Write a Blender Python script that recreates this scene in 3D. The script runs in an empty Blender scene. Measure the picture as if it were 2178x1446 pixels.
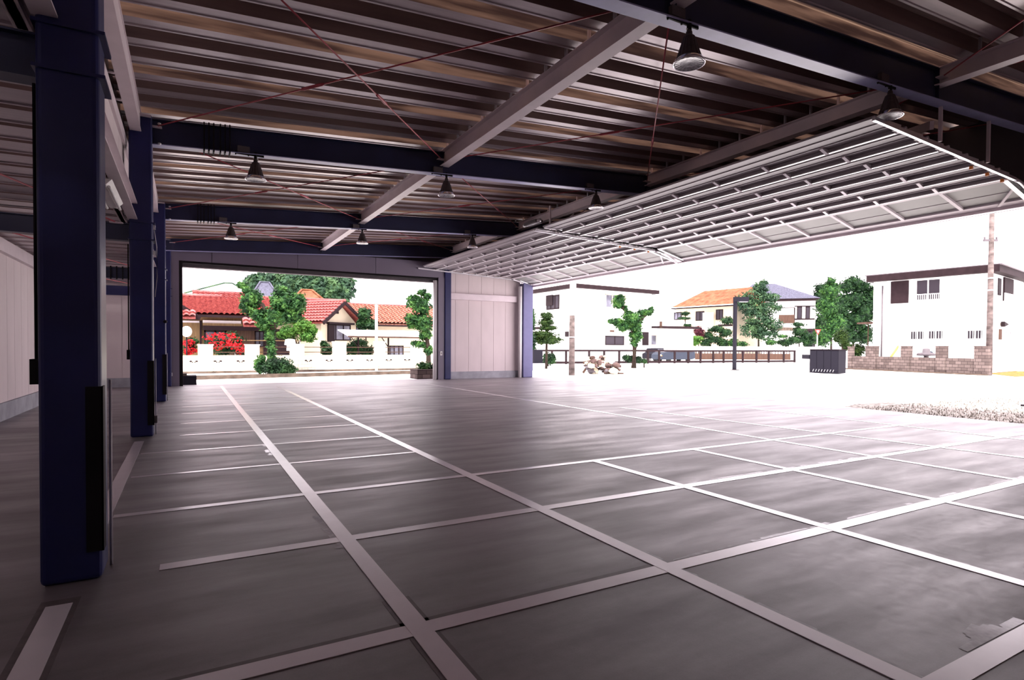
import bpy, bmesh, math, random
import numpy as np
from mathutils import Vector, Matrix

# ------------------------------------------------------------------ camera
W_IMG, H_IMG = 2178, 1446
F_PX, YAW, PITCH, ROLL, CY = 1228.829, math.radians(29.3736), math.radians(1.0321), math.radians(0.29887), 34.489
EYE = Vector((0, 0, 1.55))
FW = Vector((math.sin(YAW)*math.cos(PITCH), math.cos(YAW)*math.cos(PITCH), -math.sin(PITCH)))
_R = Vector((math.cos(YAW), -math.sin(YAW), 0)); _U = _R.cross(FW)
RT = _R*math.cos(ROLL) + _U*math.sin(ROLL); UP = -_R*math.sin(ROLL) + _U*math.cos(ROLL)
sc = bpy.context.scene
cd = bpy.data.cameras.new('camera'); cam = bpy.data.objects.new('camera', cd); sc.collection.objects.link(cam)
cd.sensor_width = 36; cd.sensor_fit = 'HORIZONTAL'; cd.lens = F_PX/W_IMG*36; cd.shift_y = CY/W_IMG
cd.clip_end = 500
M = Matrix((RT, UP, -FW)).transposed().to_4x4(); M.translation = EYE
cam.matrix_world = M
sc.camera = cam

# ------------------------------------------------------------------ light and exposure
sc.view_settings.view_transform = 'Standard'; sc.view_settings.look = 'None'
sc.view_settings.gamma = 1; sc.view_settings.use_curve_mapping = False
sc.view_settings.exposure = 0.0
wd = bpy.data.worlds.new('sky'); sc.world = wd; wd.use_nodes = True
bg = wd.node_tree.nodes['Background']; bg.inputs[0].default_value = (1.0, 0.88, 0.955, 1); bg.inputs[1].default_value = 4.3
sl = bpy.data.lights.new('sun', 'SUN'); sl.energy = 10.0; sl.angle = math.radians(8); sl.color = (1, 0.96, 0.9)
sun = bpy.data.objects.new('sun', sl); sc.collection.objects.link(sun)
sun.rotation_euler = Vector((0.30, 0.42, -0.86)).to_track_quat('-Z', 'Y').to_euler()

# ------------------------------------------------------------------ pixel helpers (survey of the photograph)
def ray(u, v):
    r = FW + RT*((u-1089)/F_PX) - UP*((v-723-CY)/F_PX)
    return r
def G(u, v, z=0.0):                       # point on level z under pixel
    r = ray(u, v); t = (z-EYE.z)/r.z; return EYE + r*t
def Q(u, v, d):                           # point at forward depth d
    return EYE + ray(u, v)*d
def T(u, v, Y):                           # point on plane y = Y
    r = ray(u, v); return EYE + r*(Y/r.y)
def GD(u, d):                             # ground point at forward depth d in column u
    p = Q(u, 740, d); return Vector((p.x, p.y, 0))

# ------------------------------------------------------------------ materials
def mat(name, col, rough=0.6, metal=0.0, spec=0.5, noise=0.0, scale=6.0, col2=None, stretch=(1,1,1), bump=0.0, rough2=None, emit=None, trans=0.0, detail=4.0, coat=0.0):
    if rough >= .6 and spec == .5: spec = .10
    m = bpy.data.materials.new(name); m.use_nodes = True
    nt = m.node_tree; b = nt.nodes['Principled BSDF']
    b.inputs['Base Color'].default_value = (*col, 1); b.inputs['Roughness'].default_value = rough
    b.inputs['Metallic'].default_value = metal; b.inputs['Specular IOR Level'].default_value = spec
    b.inputs['Coat Weight'].default_value = coat; b.inputs['Coat Roughness'].default_value = .22 if name == 'line_paint' else .08
    if trans: b.inputs['Transmission Weight'].default_value = trans
    if emit: b.inputs['Emission Color'].default_value = (*emit[0], 1); b.inputs['Emission Strength'].default_value = emit[1]
    if noise or col2 or bump or rough2 is not None:
        tc = nt.nodes.new('ShaderNodeTexCoord'); mp = nt.nodes.new('ShaderNodeMapping'); mp.inputs['Scale'].default_value = stretch
        nt.links.new(tc.outputs['Object'], mp.inputs[0])
        nz = nt.nodes.new('ShaderNodeTexNoise'); nz.inputs['Scale'].default_value = scale; nz.inputs['Detail'].default_value = detail
        nt.links.new(mp.outputs[0], nz.inputs['Vector'])
        cr = nt.nodes.new('ShaderNodeValToRGB'); e = cr.color_ramp.elements
        e[0].position = 0.32; e[1].position = 0.68
        c2 = col2 if col2 else tuple(min(1, c*(1+noise)) for c in col)
        c1 = col if col2 else tuple(c*(1-noise) for c in col)
        e[0].color = (*c1, 1); e[1].color = (*c2, 1)
        nt.links.new(nz.outputs[0], cr.inputs[0]); nt.links.new(cr.outputs[0], b.inputs['Base Color'])
        if rough2 is not None:
            mr = nt.nodes.new('ShaderNodeMapRange'); mr.inputs[1].default_value = .3; mr.inputs[2].default_value = .7
            mr.inputs[3].default_value = rough; mr.inputs[4].default_value = rough2
            nt.links.new(nz.outputs[0], mr.inputs[0]); nt.links.new(mr.outputs[0], b.inputs['Roughness'])
        if bump:
            bp = nt.nodes.new('ShaderNodeBump'); bp.inputs['Strength'].default_value = bump; bp.inputs['Distance'].default_value = 0.02
            nt.links.new(nz.outputs[0], bp.inputs['Height']); nt.links.new(bp.outputs[0], b.inputs['Normal'])
    return m

def floor_mat():
    m = bpy.data.materials.new('floor_concrete'); m.use_nodes = True
    nt = m.node_tree; b = nt.nodes['Principled BSDF']; L = nt.links.new; N = nt.nodes.new
    tc = N('ShaderNodeTexCoord')
    def noise(scale, st, det=5, rough=.55):
        mp = N('ShaderNodeMapping'); mp.inputs['Scale'].default_value = st; L(tc.outputs['Object'], mp.inputs[0])
        n = N('ShaderNodeTexNoise'); n.inputs['Scale'].default_value = scale; n.inputs['Detail'].default_value = det; n.inputs['Roughness'].default_value = rough
        L(mp.outputs[0], n.inputs['Vector']); return n.outputs[0]
    big = noise(.55, (1, 1, 1)); strk = noise(1.0, (.55, 2.6, 1)); fine = noise(14, (1, 1, 1), 6); micro = noise(110, (1, 1, 1), 2)
    def madd(a, k, c): 
        x = N('ShaderNodeMath'); x.operation = 'MULTIPLY_ADD'; L(a, x.inputs[0]); x.inputs[1].default_value = k
        if isinstance(c, float): x.inputs[2].default_value = c
        else: L(c, x.inputs[2])
        return x.outputs[0]
    v = madd(big, .40, 0.0); v = madd(strk, .38, v); v = madd(fine, .14, v); v = madd(micro, .08, v)
    cr = N('ShaderNodeValToRGB'); L(v, cr.inputs[0]); e = cr.color_ramp.elements
    e[0].position = .40; e[0].color = (.105, .083, .094, 1); e[1].position = .60; e[1].color = (.215, .185, .202, 1)
    # greenish-grey large patches
    mx = N('ShaderNodeMixRGB'); pt = noise(.33, (1, 1, 1), 3)
    mr = N('ShaderNodeMapRange'); mr.inputs[1].default_value = .48; mr.inputs[2].default_value = .62; L(pt, mr.inputs[0])
    k = N('ShaderNodeMath'); k.operation = 'MULTIPLY'; k.inputs[1].default_value = .75; L(mr.outputs[0], k.inputs[0])
    L(k.outputs[0], mx.inputs[0]); L(cr.outputs[0], mx.inputs[1])
    mul = N('ShaderNodeMixRGB'); mul.blend_type = 'MULTIPLY'; mul.inputs[0].default_value = 1; mul.inputs[2].default_value = (.93, 1.02, .92, 1)
    L(cr.outputs[0], mul.inputs[1]); L(mul.outputs[0], mx.inputs[2]); L(mx.outputs[0], b.inputs['Base Color'])
    r = madd(strk, -.40, .70); r = madd(big, -.20, r); r = madd(fine, .16, r); L(r, b.inputs['Roughness'])
    b.inputs['Specular IOR Level'].default_value = .6
    b.inputs['Coat Weight'].default_value = .50
    cr2 = madd(strk, -.42, .60); cr2 = madd(fine, .12, cr2); L(cr2, b.inputs['Coat Roughness']); b.inputs['Coat IOR'].default_value = 1.5
    bp = N('ShaderNodeBump'); bp.inputs['Strength'].default_value = .12; bp.inputs['Distance'].default_value = .01
    L(fine, bp.inputs['Height']); L(bp.outputs[0], b.inputs['Normal'])
    return m
def skylight_mat():                       # translucent corrugated sheet
    m = bpy.data.materials.new('translucent_sheet'); m.use_nodes = True
    nt = m.node_tree; L = nt.links.new; N = nt.nodes.new
    out = nt.nodes['Material Output']; b = nt.nodes['Principled BSDF']
    b.inputs['Roughness'].default_value = .5
    tc = N('ShaderNodeTexCoord'); mp = N('ShaderNodeMapping'); mp.inputs['Scale'].default_value = (.5, 22, 4); L(tc.outputs['Object'], mp.inputs[0])
    nz = N('ShaderNodeTexNoise'); nz.inputs['Scale'].default_value = 1; nz.inputs['Detail'].default_value = 4; L(mp.outputs[0], nz.inputs['Vector'])
    cr = N('ShaderNodeValToRGB'); e = cr.color_ramp.elements
    e[0].position = .35; e[0].color = (.07, .040, .034, 1); e[1].position = .66; e[1].color = (.26, .17, .12, 1)
    L(nz.outputs[0], cr.inputs[0]); L(cr.outputs[0], b.inputs['Base Color'])
    tr = N('ShaderNodeBsdfTranslucent'); cs = N('ShaderNodeValToRGB'); f = cs.color_ramp.elements; f[0].position = .40; f[0].color = (.10, .060, .050, 1); f[1].position = .62; f[1].color = (.56, .37, .25, 1)
    L(nz.outputs[0], cs.inputs[0]); L(cs.outputs[0], tr.inputs[0])
    ms = N('ShaderNodeMixShader'); ms.inputs[0].default_value = .085
    L(b.outputs[0], ms.inputs[1]); L(tr.outputs[0], ms.inputs[2]); L(ms.outputs[0], out.inputs[0])
    return m
def foliage_mat(name, c1, c2, c3, scale=3.0):
    m = bpy.data.materials.new(name); m.use_nodes = True
    nt = m.node_tree; L = nt.links.new; N = nt.nodes.new
    out = nt.nodes['Material Output']; b = nt.nodes['Principled BSDF']; b.inputs['Roughness'].default_value = .6; b.inputs['Specular IOR Level'].default_value = .15
    tc = N('ShaderNodeTexCoord'); nz = N('ShaderNodeTexNoise'); nz.inputs['Scale'].default_value = scale; nz.inputs['Detail'].default_value = 3
    L(tc.outputs['Object'], nz.inputs['Vector'])
    cr = N('ShaderNodeValToRGB'); e = cr.color_ramp.elements; e[0].position = .36; e[0].color = (*c1, 1); e[1].position = .66; e[1].color = (*c3, 1)
    x = e.new(.5); x.color = (*c2, 1)
    L(nz.outputs[0], cr.inputs[0]); L(cr.outputs[0], b.inputs['Base Color'])
    tr = N('ShaderNodeBsdfTranslucent'); L(cr.outputs[0], tr.inputs[0])
    ms = N('ShaderNodeMixShader'); ms.inputs[0].default_value = .25
    L(b.outputs[0], ms.inputs[1]); L(tr.outputs[0], ms.inputs[2]); L(ms.outputs[0], out.inputs[0])
    return m
def block_mat(name, c1, c2, mortar, sx=1/.4, sz=1/.2):
    m = bpy.data.materials.new(name); m.use_nodes = True
    nt = m.node_tree; L = nt.links.new; N = nt.nodes.new; b = nt.nodes['Principled BSDF']; b.inputs['Roughness'].default_value = .9; b.inputs['Specular IOR Level'].default_value = .08
    tc = N('ShaderNodeTexCoord'); sp = N('ShaderNodeSeparateXYZ'); L(tc.outputs['Object'], sp.inputs[0])
    ad = N('ShaderNodeMath'); L(sp.outputs[0], ad.inputs[0]); L(sp.outputs[1], ad.inputs[1])
    cb = N('ShaderNodeCombineXYZ'); L(ad.outputs[0], cb.inputs[0]); L(sp.outputs[2], cb.inputs[1])
    br = N('ShaderNodeTexBrick'); L(cb.outputs[0], br.inputs['Vector'])
    br.inputs['Color1'].default_value = (*c1, 1); br.inputs['Color2'].default_value = (*c2, 1); br.inputs['Mortar'].default_value = (*mortar, 1)
    br.inputs['Scale'].default_value = 1; br.inputs['Brick Width'].default_value = 1/sx; br.inputs['Row Height'].default_value = 1/sz; br.inputs['Mortar Size'].default_value = .012
    L(br.outputs[0], b.inputs['Base Color']); return m

MT = dict(
 floor=floor_mat(), sky_sheet=skylight_mat(),
 paint=mat('line_paint', (.78,.71,.77), .34, noise=.03, scale=6, rough2=.30, spec=.6, coat=1.0),
 stain=mat('damp_stain', (.110,.085,.092), .5, noise=.2, scale=12), smear=mat('paint_smear', (.30,.285,.31), .45, noise=.2, scale=20, coat=.5),
 navy=mat('navy_steel', (.016,.019,.095), .38, noise=.12, scale=2.5, spec=.32),
 navy_dk=mat('navy_beam_paint', (.016,.020,.062), .42, noise=.12, scale=2.0, spec=.4),
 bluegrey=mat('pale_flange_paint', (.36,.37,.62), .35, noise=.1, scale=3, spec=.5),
 paleblue=mat('pale_blue_column', (.15,.15,.29), .45, noise=.06, scale=3, spec=.3),
 cream=mat('cream_steel', (.74,.64,.68), .42, noise=.05, scale=3),
 deck=mat('roof_sheet', (.37,.305,.325), .28, noise=.10, scale=2, stretch=(.6,8,1), spec=.7, metal=.3),
 deck_shade=mat('roof_felt_shaded', (.21,.140,.130), .7, noise=.15, scale=2, stretch=(.3,10,1)),  # brown felt, darkened further for shade in the recessed webs and tops
 red=mat('red_rod_paint', (.42,.05,.075), .4, noise=.1, scale=5),
 panel=mat('beige_wall_panel', (.70,.61,.62), .6, noise=.05, scale=1.6, stretch=(1,1,.35), bump=.05),
 plinth=mat('grey_plinth', (.36,.36,.40), .7, noise=.15, scale=3),
 header=mat('grey_header_panel', (.17,.145,.20), .45, noise=.05, scale=1),
 black=mat('black_rubber', (.012,.010,.012), .6),
 darkgrey=mat('dark_grey_paint', (.10,.09,.11), .5),
 conduit=mat('grey_conduit', (.50,.48,.52), .4, noise=.05),
 galv=mat('galvanised_steel', (.72,.70,.74), .28, metal=.8, noise=.08, scale=8),
 white=mat('white_paint', (.82,.80,.80), .45, noise=.03),
 doorp=mat('door_panel_back', (.30,.26,.285), .45, noise=.05, scale=2),
 doorrib=mat('door_stiffener', (.62,.56,.60), .35, noise=.03, scale=3), lip=mat('lip_glint', (.95,.92,.95), .30, metal=.25),  # near-white lip: outside light caught on the edges, put into the colour
 doorgreen=mat('door_lower_panel', (.34,.34,.33), .5, noise=.05, scale=3),
 orange=mat('orange_cap', (.75,.22,.03), .5),
 lampbody=mat('lamp_housing', (.060,.045,.048), .42, metal=.3, noise=.2, scale=20, stretch=(6,6,.4)),
 chrome=mat('reflector_rim', (.86,.84,.88), .12, metal=1.0),
 glass=mat('ribbed_glass', (.30,.28,.31), .25, spec=.6, noise=.5, scale=30),
 tube=mat('fluorescent_tube', (.9,.88,.88), .3),
 box=mat('steel_box', (.11,.095,.105), .6, noise=.1),
 lot=mat('pale_concrete_lot', (.86,.85,.83), .85, noise=.03, scale=.6),
 kerb=mat('kerb_stone', (.10,.075,.06), .9, noise=.35, scale=3),
 asphalt=mat('pale_road', (.80,.78,.74), .9, noise=.06, scale=1),
 wallw=mat('white_render', (.93,.92,.90), .85, noise=.02, scale=1),
 cream_r=mat('cream_render', (.50,.44,.33), .85, noise=.05, scale=2),
 timber=mat('brown_board', (.070,.040,.030), .8, noise=.25, scale=3, stretch=(6,6,.4)),
 timber_l=mat('tan_board', (.16,.105,.055), .8, noise=.25, scale=3, stretch=(6,6,.4)),
 fascia=mat('dark_fascia', (.018,.010,.012), .75, noise=.2, scale=3),
 dkframe=mat('dark_window_frame', (.016,.010,.012), .7),
 pane=mat('window_glass', (.10,.10,.13), .3, spec=.3, noise=.6, scale=1.2),
 pane_dk=mat('dark_window_glass', (.030,.024,.032), .5, spec=.15),
 redtile=mat('red_roof_tile', (.16,.020,.022), .5, col2=(.34,.085,.070), scale=9),
 pinktile=mat('faded_roof_tile', (.17,.05,.04), .6, col2=(.46,.24,.17), scale=8),
 orangetile=mat('orange_roof_tile', (.12,.040,.018), .75, col2=(.24,.095,.05), scale=1.5, detail=8),
 greytile=mat('grey_roof_tile', (.05,.05,.07), .7, col2=(.10,.10,.14), scale=6),
 blockw=block_mat('pale_block', (.74,.70,.58), (.64,.59,.48), (.44,.38,.29)),
 blockg=block_mat('weathered_block', (.16,.125,.115), (.085,.065,.060), (.035,.026,.026), 1/.4, 1/.19),
 bark=mat('bark', (.035,.025,.02), .95, noise=.35, scale=6, bump=.4),
 leaf=foliage_mat('leaf_green', (.008,.028,.009), (.022,.075,.020), (.070,.165,.035), 2.5),
 leafdk=foliage_mat('leaf_dark', (.006,.018,.008), (.012,.038,.014), (.030,.078,.022), 1.5),
 leaflt=foliage_mat('leaf_light', (.022,.070,.012), (.050,.14,.022), (.11,.22,.04), 2.0),
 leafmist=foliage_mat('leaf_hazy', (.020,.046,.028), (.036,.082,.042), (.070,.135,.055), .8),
 leafpine=foliage_mat('pine_green', (.010,.026,.006), (.022,.048,.011), (.045,.08,.016), 2.5),
 leafred=foliage_mat('leaf_maroon', (.05,.012,.02), (.09,.02,.035), (.14,.04,.05), 3),
 flower=mat('red_flower', (.45,.012,.018), .7, noise=.25, scale=6),
 van=mat('van_grey_blue', (.030,.037,.055), .5, spec=.12, noise=.05),
 rubber=mat('tyre', (.02,.02,.02), .8),
 cloth=mat('white_cloth', (.85,.86,.9), .9),
 signred=mat('sign_red', (.40,.015,.015), .5),
 pole=mat('pole_concrete', (.12,.095,.09), .9, noise=.5, scale=2.2, stretch=(1,1,2)),
 polew=mat('pale_pole', (.92,.90,.86), .8, noise=.04),
 navybox=mat('dark_steel_cladding', (.007,.006,.012), .8, spec=.2),
 gravel=mat('dry_grass', (.10,.095,.085), 1, col2=(.62,.58,.52), scale=9, detail=8),
 soil=mat('orange_soil', (.26,.12,.035), 1, noise=.5, scale=5),
 rubble=mat('rubble_stone', (.10,.065,.06), .95, noise=.5, scale=4),
 yellow=mat('yellow_pipe', (.42,.30,.04), .5),
)

# ------------------------------------------------------------------ mesh builder
COL = sc.collection
class MB:
    def __init__(s): s.v = []; s.f = []; s.m = []; s.cur = 0; s.sm = []
    def add(s, vs, fs, smooth=False):
        o = len(s.v); s.v += [tuple(v) for v in vs]
        for f in fs: s.f.append(tuple(i+o for i in f)); s.m.append(s.cur); s.sm.append(smooth)
        return s
    def box(s, x0, x1, y0, y1, z0, z1):
        return s.hexa([(x0,y0,z0),(x1,y0,z0),(x1,y1,z0),(x0,y1,z0)], [(x0,y0,z1),(x1,y0,z1),(x1,y1,z1),(x0,y1,z1)])
    def hexa(s, b, t):
        return s.add(list(b)+list(t), [(3,2,1,0),(4,5,6,7),(0,1,5,4),(1,2,6,5),(2,3,7,6),(3,0,4,7)])
    def prism(s, poly, n):                # extrude a 3-D polygon along n
        k = len(poly); p = [Vector(q) for q in poly]; n = Vector(n)
        return s.add(p+[q+n for q in p], [tuple(range(k))[::-1], tuple(range(k, 2*k))] + [(i, (i+1)%k, (i+1)%k+k, i+k) for i in range(k)])
    def bar(s, a, b, w, h, up=(0,0,1)):   # rectangular bar a->b
        a = Vector(a); b = Vector(b); d = (b-a).normalized(); u = Vector(up)
        x = d.cross(u)
        if x.length < 1e-5: x = d.cross(Vector((1,0,0)))
        x.normalize(); z = x.cross(d)
        q = [x*(-w/2)-z*(h/2), x*(w/2)-z*(h/2), x*(w/2)+z*(h/2), x*(-w/2)+z*(h/2)]
        return s.add([a+i for i in q]+[b+i for i in q], [(0,3,2,1),(4,5,6,7),(0,1,5,4),(1,2,6,5),(2,3,7,6),(3,0,4,7)])
    def tube(s, pts, r, n=8, r2=None):
        pts = [Vector(p) for p in pts]; k = len(pts); vs = []
        rs = r if isinstance(r, (list, tuple)) else [r + ((r2 if r2 is not None else r)-r)*i/(k-1) for i in range(k)]
        for i, p in enumerate(pts):
            d = (pts[min(i+1, k-1)]-pts[max(i-1, 0)]).normalized()
            x = d.cross(Vector((0,0,1)));
            if x.length < 1e-3: x = d.cross(Vector((1,0,0)))
            x.normalize(); y = d.cross(x)
            vs += [p + (x*math.cos(2*math.pi*j/n) + y*math.sin(2*math.pi*j/n))*rs[i] for j in range(n)]
        fs = [(i*n+j, i*n+(j+1)%n, (i+1)*n+(j+1)%n, (i+1)*n+j) for i in range(k-1) for j in range(n)]
        fs += [tuple(range(n))[::-1], tuple((k-1)*n+j for j in range(n))]
        return s.add(vs, fs, True)
    def lathe(s, prof, c, n=24, flute=0.0):
        vs = []; k = len(prof)
        for r, z in prof:
            for j in range(n):
                rr = r*(1+flute*(1 if j % 2 else -1)); vs.append((c[0]+rr*math.cos(2*math.pi*j/n), c[1]+rr*math.sin(2*math.pi*j/n), c[2]+z))
        fs = [(i*n+j, i*n+(j+1)%n, (i+1)*n+(j+1)%n, (i+1)*n+j) for i in range(k-1) for j in range(n)]
        fs += [tuple(range(n))[::-1], tuple((k-1)*n+j for j in range(n))]
        return s.add(vs, fs, flute == 0)
    def ell(s, c, r, n=10, m=7, jit=0.0, rnd=None):
        vs = []
        for i in range(m+1):
            th = math.pi*i/m
            for j in range(n):
                ph = 2*math.pi*j/n; k = 1 + (rnd.uniform(-jit, jit) if rnd else 0)
                vs.append((c[0]+r[0]*k*math.sin(th)*math.cos(ph), c[1]+r[1]*k*math.sin(th)*math.sin(ph), c[2]+r[2]*k*math.cos(th)))
        fs = [(i*n+j, (i+1)*n+j, (i+1)*n+(j+1)%n, i*n+(j+1)%n) for i in range(m) for j in range(n)]
        return s.add(vs, fs, True)
    def build(s, name, material, parent=None, loc=None):
        me = bpy.data.meshes.new(name)
        off = Vector((0,0,0))
        if parent is not None:
            p = parent
            while p is not None: off += p.location; p = p.parent
        elif loc is not None: off = Vector(loc)
        vs = [(a-off.x, b-off.y, c-off.z) for a, b, c in s.v]
        me.from_pydata(vs, [], s.f)
        for mm in (material if isinstance(material, list) else [material]): me.materials.append(MT[mm] if isinstance(mm, str) else mm)
        me.polygons.foreach_set('material_index', s.m); me.polygons.foreach_set('use_smooth', s.sm)
        me.update()
        o = bpy.data.objects.new(name, me); COL.objects.link(o)
        if parent is not None: o.parent = parent
        elif loc is not None: o.location = loc
        return o
def tag(o, label=None, cat=None, group=None, kind=None):
    if label: o['label'] = label
    if cat: o['category'] = cat
    if group: o['group'] = group
    if kind: o['kind'] = kind
    return o
def thing(name, loc, label, cat, group=None, kind=None):
    o = bpy.data.objects.new(name, None); COL.objects.link(o); o.location = Vector(loc); o.empty_display_size = .2
    return tag(o, label, cat, group, kind)
def struct(o, label=None, cat=None): return tag(o, label, cat, kind='structure')
def copy_tree(o, delta, parent=None):
    c = o.copy(); COL.objects.link(c)
    if parent is None: c.location = o.location + Vector(delta)
    else: c.parent = parent
    for ch in list(o.children): copy_tree(ch, delta, c)
    return c
def bevel(o, w=.02, seg=2):
    b = o.modifiers.new('bevel', 'BEVEL'); b.width = w; b.segments = seg; b.limit_method = 'ANGLE'; return o
R_ = random.Random(5)

# ------------------------------------------------------------------ grid of the building
COLY = [4.62 + 6.75*k for k in range(4)]         # front faces of columns
BY = [4.88 + 6.75*k for k in range(4)]           # beam centre lines
zb = lambda x: 4.946 + .055*x                    # beam bottom
zt = lambda x: 5.385 + .062*x                    # beam top
zd = lambda x: 5.47 + .064*x                     # deck underside
XR = 15.0; YB = 24.77; XL = -3.25; YN = -3.0

# ------------------------------------------------------------------ floor, ground, lines
fl = MB().box(XL-.2, XR, YN, YB+.35, -.20, 0).build('floor', 'floor', loc=(0,0,0))
struct(fl, 'grey polished concrete floor with white painted lines', 'floor')
def flat(x0, x1, y0, y1, name='painted_line', m='paint', h=.003, lab=None):
    o = MB().box(x0, x1, y0, y1, 0.0005, h).build(name, m, parent=fl)
    if lab: o['label'] = lab
    return o
def seg_line(a, b, w, h=.003):
    a = Vector((a[0], a[1], h/2+.0003)); b = Vector((b[0], b[1], h/2+.0003))
    return MB().bar(a, b, w, h).build('painted_line', 'paint', parent=fl)
AX = [1.104, 2.95, 4.80, 6.66, 8.53, 10.45, 12.38]
BYL = [2.98, 4.66, 6.24, 7.98, 9.63, 11.27, 12.93, 14.8, 16.4, 18.05, 19.75, 21.5]
seg_line((AX[0], .4), (AX[0], 23.9), .12, .004); seg_line((AX[1]-.02, .4), (AX[1]-.02, 22.9), .12, .004)
seg_line((AX[2], -.5), (AX[2], BYL[2]), .11, .004); seg_line((AX[3], 1.0), (AX[3], BYL[2]), .10, .004)
seg_line((AX[4]-.08, 22.4), (AX[4], 1.0), .10, .004); seg_line((9.55, 11.4), (AX[5]+.04, 2.0), .10, .004); seg_line((AX[6], 9.9), (AX[6], 3.0), .10, .004)
seg_line((-.57, BYL[0]), (13.6, BYL[0]-.06), .13); seg_line((-.17, BYL[1]), (14.6, BYL[1]-.1), .12)
seg_line((-.58, BYL[2]), (14.6, BYL[2]+.02), .10)
for i, y in enumerate(BYL[3:]):
    seg_line((-.57 if i < 2 else -.11, y), (AX[1], y-.01), .075)
seg_line((2.6, 1.33), (8, 1.33), .12)
def border(x0, x1, y0, y1): MB().box(x0, x1, y0, y1, 0.0003, .0012).build('damp_border', 'stain', parent=fl)
border(AX[0]-.085, AX[0]+.085, .4, 3.4); border(-.57, 2.9, BYL[0]-.08, BYL[0]+.10); border(-.765, -.57, -2.5, 4.36)
_r = random.Random(21)
def smudge(x0, y0, x1, y1, w, n):
    mb = MB(); d = Vector((x1-x0, y1-y0, 0)); L_ = d.length; d.normalize(); nn = Vector((-d.y, d.x, 0))
    for i in range(n):
        a = _r.uniform(0, L_); l = _r.uniform(.05, .30); q = w*_r.uniform(.3, 1.0); p = Vector((x0, y0, 0))+d*a
        c = [p, p+d*l, p+d*(l-_r.uniform(0,.04))+nn*q, p+d*_r.uniform(0,.05)+nn*q*_r.uniform(.6,1)]
        mb.add([v+Vector((0,0,.0016+i*.00001)) for v in c], [(0,1,2,3)])
    mb.build('paint_smudge', 'smear', parent=fl)
smudge(AX[1]+.04, 6.0, AX[1]+.04, .6, .035, 40); smudge(3.0, BYL[0]+.06, 9.5, BYL[0]+.03, .05, 60); smudge(4.9, BYL[1]+.04, 11, BYL[1], .04, 50)
smudge(AX[2]+.05, 4.5, AX[2]+.05, 1.5, .03, 20); smudge(-.1, BYL[1]+.06, 2.9, BYL[1]+.06, .02, 12); smudge(3.4, 1.40, 6.5, 1.40, .16, 22); smudge(AX[0]-.06, 4.4, AX[0]-.06, 5.2, .07, 8); smudge(AX[0]-.06, 8.6, AX[0]-.06, 11, .07, 16)
flat(-.73, -.60, -2.5, 4.27); flat(-.73, -.60, 5.05, 10.87); flat(-.72, -.60, 11.75, 17.6); flat(-.72, -.60, 18.6, 24.2)
gr = MB().box(-60, 180, -30, 200, -.35, -.03).build('ground', 'lot', loc=(0,0,0)); struct(gr, 'sunlit pale concrete lot around the building', 'ground')

# ------------------------------------------------------------------ walls
def panel_wall(name, p0, p1, z0, z1, th, joints, label, matn='panel', side=1):
    """wall p0->p1 with recessed panel joints: separate slabs in one mesh"""
    p0 = Vector((*p0, 0)); p1 = Vector((*p1, 0)); d = (p1-p0); Ln = d.length; d.normalize(); n = Vector((-d.y, d.x, 0))*side
    mb = MB(); js = [0]+list(joints)+[Ln]
    for a, b in zip(js[:-1], js[1:]):
        a2 = a+.006; b2 = b-.006
        q = [p0+d*a2, p0+d*b2, p0+d*b2+n*th, p0+d*a2+n*th]
        mb.hexa([v+Vector((0,0,z0)) for v in q], [v+Vector((0,0,z1)) for v in q])
    q = [p0+n*.02, p1+n*.02, p1+n*(th-.02), p0+n*(th-.02)]
    mb.hexa([v+Vector((0,0,z0)) for v in q], [v+Vector((0,0,z1)) for v in q])
    return struct(mb.build(name, matn, loc=(0,0,0)), label, 'wall')
# back wall, right piece (panel wall beside the overhead doors)
panel_wall('wall_back', (10.55, YB), (14.4, YB), .30, 5.75, .12, [x-10.55 for x in (10.9,11.58,12.25,12.91,13.56)], 'beige panel wall between the rear opening and the overhead doors')
struct(MB().box(10.5, 14.4, YB-.06, YB+.12, 0, .33).build('baseboard_back', 'plinth'), 'grey concrete plinth under the rear panel wall', 'baseboard')
o = MB().box(10.5, 14.12, YB-.16, YB, 3.68, 3.97).build('trim_1', 'cream'); bevel(o, .012); struct(o, 'cream steel girt across the rear panel wall', 'trim')
# back wall, left bay
panel_wall('wall_back', (XL, YB), (-.8, YB), .30, 3.75, .12, [.62, 1.24, 1.86], 'beige panel wall at the rear of the low left bay')
struct(MB().box(XL, -.82, YB-.05, YB+.12, 0, .33).build('baseboard_back', 'plinth'), 'dark plinth at the rear of the left bay', 'baseboard')
# left wall
panel_wall('wall_left', (XL, YN), (XL, YB), .34, 3.70, .12, [i*.6 for i in range(1, 46)], 'long beige panel wall on the left')
struct(MB().box(XL-.12, XL+.05, YN, YB, 0, .35).build('baseboard_left', 'plinth'), 'grey plinth under the left wall', 'baseboard')
o = MB().box(XL, XL+.10, YN, YB, 3.36, 3.62).build('trim_2', 'cream'); struct(o, 'cream edge beam at the top of the left wall', 'trim')
# clerestory between high roof and low left bay
panel_wall('wall_clerestory', (-.90, YN), (-.90, YB), 3.66, 4.86, .10, [i*1.9+.45 for i in range(0, 15)], 'beige panels above the low left bay roof')
struct(MB().box(-1.0, -.94, YN, YB, 4.86, 5.5).build('wall_clerestory', 'darkgrey'), 'dark strip of wall above the beige panels', 'wall')
# near wall behind the camera; unseen right wall added to limit the light
panel_wall('wall_front', (XL, YN), (XR+.3, YN), 0, 6.6, .12, [i*.9 for i in range(1, 20)], 'beige panel wall behind the viewpoint', side=-1)
panel_wall('wall_right', (XR+.1, YN), (XR+.1, 4.7), 0, 6.5, .12, [i*.9 for i in range(1, 8)], 'unseen beige panel wall added before the overhead doors to limit light', side=-1)
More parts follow.
